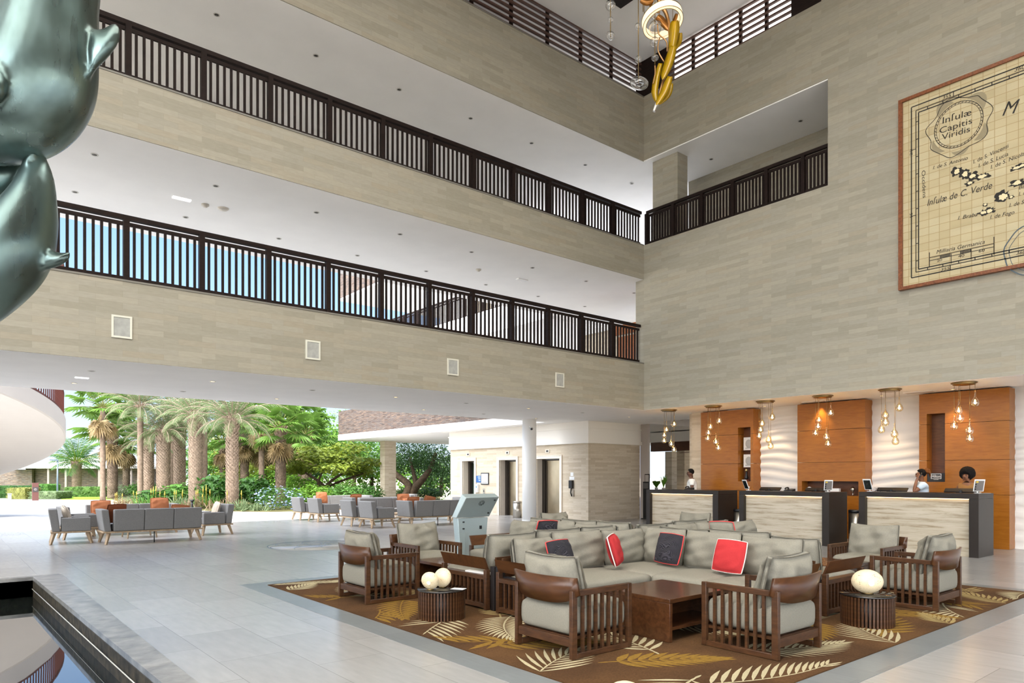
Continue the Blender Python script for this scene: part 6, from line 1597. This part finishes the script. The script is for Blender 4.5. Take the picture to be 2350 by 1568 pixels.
# ------------------------------------------------------------------ people behind the desks
SKIN = flat('dark_brown_skin', srgb(92,60,44), .5, 0, .4, .06, 12); SKIN2 = flat('brown_skin', srgb(128,86,62), .5, 0, .4, .06, 12)
def skinned(name, verts, edges, radii, mt, parent, root=0, sub=2):
    me = bpy.data.meshes.new(name); me.from_pydata([tuple(v) for v in verts], edges, []); me.materials.append(mt)
    o = bpy.data.objects.new(name, me); COL.objects.link(o); o.parent = parent
    sk = o.modifiers.new('skin','SKIN'); sk.use_smooth_shade = True
    if not me.skin_vertices: me.skin_vertices.new()
    for i,r in enumerate(radii): me.skin_vertices[0].data[i].radius = r if hasattr(r,'__len__') else (r,r)
    me.skin_vertices[0].data[root].use_root = True
    sb = o.modifiers.new('sub','SUBSURF'); sb.levels = sub; sb.render_levels = sub
    return o
def person(lab, loc, rz, H, skin, top_mt, sleeves, trousers, pose, hair, head_tilt=(0,0)):
    t = thing('person', lab, 'person', loc, rz, 'staff behind the reception desks')
    k = H/1.72
    V=[];E=[];RD=[]
    def a(p, r, par=None):
        V.append(Vector(p)*k); RD.append((r[0]*k,r[1]*k) if hasattr(r,'__len__') else r*k)
        if par is not None: E.append((par,len(V)-1))
        return len(V)-1
    hx, hz = head_tilt
    pel = a((0,0,.94),(.125,.11)); sp = a((0,0,1.12),(.125,.10),pel); chs = a((0,0,1.31),(.145,.11),sp); up = a((0,0,1.41),(.10,.075),chs); nk = a((.005,0,1.475),.05,up)
    hb = a((.02+hx*.3,0,1.535),(.058,.062),nk); hm = a((.03+hx*.7,0,1.615-hz*.5),(.076,.090),hb); ht = a((.015+hx,0,1.685-hz),(.055,.066),hm)
    a((.118+hx*.8,0,1.605-hz*.6),.012,hm); 
    for s in (1,-1): a((.02+hx*.6,s*.088,1.61-hz*.4),.014,hm)
    arms = {}
    for s,nm in ((1,'L'),(-1,'R')):
        el, wr, hd = pose[nm]
        sh = a((0,s*.165,1.395),.058,up); e = a(el,.043,sh); w = a(wr,.029,e); h = a(hd,(.036,.020),w)
        arms[nm] = (Vector((0,s*.165,1.395))*k, Vector(el)*k)
        d = (Vector(hd)-Vector(wr)).normalized(); sd = d.cross(Vector((0,0,1)) if abs(d.z) < .8 else Vector((1,0,0))).normalized(); dn = Vector(pose.get(nm+'curl',(0,0,-1)))
        for j,(o_,l) in enumerate(((-.027,.062),(-.009,.075),(.009,.070),(.026,.055))):
            b = Vector(hd)+d*.028+sd*o_; m1 = b+d*l*.55+dn*.008; tip = m1+d*l*.3+dn*l*.4
            x = a(b,.0095,h); x = a(m1,.0085,x); a(tip,.007,x)
        x = a(Vector(hd)-d*.01-sd*.042+dn*.012,.010,h); a(Vector(hd)+d*.03-sd*.055+dn*.03,.008,x)
        hip = a((0,s*.088,.88),.092,pel); kn = a((.015,s*.10,.49),.062,hip); an = a((-.01,s*.105,.085),.040,kn); a((.13,s*.115,.035),(.045,.03),an)
    skinned('body', V, E, RD, skin, t)
    V=[];E=[];RD=[]
    p0 = a((0,0,.90),(.150,.128)); s0 = a((0,0,1.12),(.148,.118),p0); c0 = a((0,0,1.31),(.165,.128),s0); u0 = a((0,0,1.405),(.128,.10),c0); a((0,0,1.455),(.070,.066),u0)
    for nm,s in (('L',1),('R',-1)):
        S,El = [x/k for x in arms[nm]]; q = a(S+Vector((0,0,.004)),.084,u0); q = a(S.lerp(El,.55),.066,q)
        if sleeves > .6: q = a(S.lerp(El,1.0),.055,q); q = a(El.lerp(Vector(pose[nm][1]),.85),.042,q)
    skinned('top', V, E, RD, top_mt, t)
    V=[];E=[];RD=[]
    p0 = a((0,0,.97),(.135,.118)); p1 = a((0,0,.86),(.14,.12),p0)
    for s in (1,-1): q = a((0,s*.092,.80),.098,p1); q = a((.012,s*.10,.49),.078,q); a((-.01,s*.105,.11),.060,q)
    skinned('trousers', V, E, RD, trousers, t)
    for s in (1,-1):
        m = MB(); m.sphere(tuple(Vector((.100+hx*.8,s*.032,1.628-hz*.6))*k), .011*k, 8); m.build('eye', EYEM, t)
        m = MB(); m.box(-.05*k,.15*k,-.045*k,.045*k,0,.045*k); m.build('shoe', M['black'], t, (0,s*.108*k,.0), bevel=.015)
    m = MB(); m.tube([Vector((.108+hx*.75,y,1.575-hz*.5))*k for y in (-.024,0,.024)],[.004,.0075,.004],6); m.build('mouth', LIP, t)
    m = MB(); m.tube([Vector((.103+hx*.8,y,1.652-hz*.6))*k for y in (-.048,-.03,-.015)],.004,5); m.tube([Vector((.103+hx*.8,y,1.652-hz*.6))*k for y in (.015,.03,.048)],.004,5); m.build('eyebrows', HAIR, t)
    c = Vector((.012+hx*.8,0,1.645-hz*.7))*k
    r = random.Random(3)
    m = MB()
    if hair == 'short':
        m.sphere(tuple(c+Vector((-.008,0,.018))*k), .098*k, 18, 0, (1,.92,.92)); 
    elif hair == 'bun':
        m.sphere(tuple(c+Vector((-.018,0,.012))*k), .102*k, 18, 0, (1,.92,.95))
    else:
        m.sphere(tuple(c+Vector((-.035,0,.038))*k), .150*k, 30, 0, (.95,1.05,.98))
    hr = m.build('hair', HAIR, t)
    if hair != 'bun':
        pass
    if hair == 'afro':
        me = hr.data; 
        for v in me.vertices: v.co += (v.co-c).normalized()*r.gauss(0,.008)
        hr.modifiers.new('sub','SUBSURF').render_levels = 1
    # cut the hair away from the face
    me = hr.data; fx = (.062 if hair != 'afro' else .085)*k
    for v in me.vertices:
        d = v.co-c
        if d.x > fx*.6 and d.z < (.035 if hair != 'afro' else .05)*k and abs(d.y) < .085*k: v.co.x = c.x+fx*(.5 if hair != 'afro' else .62)
    if hair == 'bun':
        m = MB(); m.sphere(tuple(c+Vector((-.125,0,.055))*k), .062*k, 14, 0, (1,1,1.1))
        for j in range(7): m.tube([c+Vector((-.10,r.uniform(-.05,.05),.03))*k, c+Vector((-.17,r.uniform(-.08,.08),r.uniform(-.02,.10)))*k, c+Vector((-.19,r.uniform(-.08,.08),r.uniform(-.12,.04)))*k],[.022,.024,.006],6)
        m.build('bun', HAIRB, t)
    return t
EYEM = flat('eye', srgb(26,22,20), .2); LIP = flat('lip', srgb(96,52,48), .5); HAIR = flat('black_hair', srgb(16,13,12), .8, 0, .2, .3, 60, .8); HAIRB = flat('brown_bun', srgb(110,66,30), .8, 0, .2, .3, 40, .6)
WSH = fabric('white_shirt', srgb(228,228,224), .9, .03); BSH = fabric('pale_blue_shirt', srgb(200,214,226), .9, .03); TAN = fabric('tan_top', srgb(150,108,62), .9, .05); DKT = fabric('dark_trousers', srgb(36,36,42), .9, .05)
down = lambda s: ((.03,s*.245,1.13),(.16,s*.23,.97),(.235,s*.215,.93))
y_ = atX(1588,1090,16.62).y
person('man in a white short sleeved shirt looking down behind the left desk', (16.62,y_,0), PI-.95, 1.74, SKIN, WSH, .5, DKT, {'L':((.0,.25,1.14),(.14,.25,.98),(.21,.24,.95)),'R':((.0,-.25,1.14),(.16,-.23,1.02),(.23,-.21,.99))}, 'short', (.035,.01))
y_ = atX(2116,1090,16.62).y
w = person('woman in a pale blue shirt on the telephone behind the right desk', (16.62,y_,0), PI-1.05, 1.68, SKIN2, BSH, .5, DKT, {'R':((.10,-.235,1.16),(.06,-.26,1.0),(.09,-.25,.93)),'L':((.20,.20,1.22),(.135,.125,1.46),(.10,.115,1.545)),'Lcurl':(-.3,-.9,.2)}, 'bun', (.02,0))
m = MB(); m.tube([(.125,.115,1.49),(.075,.118,1.53),(.035,.113,1.575),(.03,.10,1.62)],[.018,.014,.014,.018],8); m.tube([(.125,.115,1.49),(.15,.11,1.3),(.14,.10,1.22)],.005,6)
o = m.build('telephone_handset', M['black'], None, w.location, (0,0,PI-1.05)); tag(o, 'black telephone handset held to the ear of the woman in blue', 'telephone')
y_ = atX(2221,1090,16.62).y
person('woman with a round afro in a tan top, head bowed over the desk', (16.62,y_,0), PI-.12, 1.66, SKIN2, TAN, 1, DKT, {'L':down(1),'R':down(-1)}, 'afro', (.055,.025))
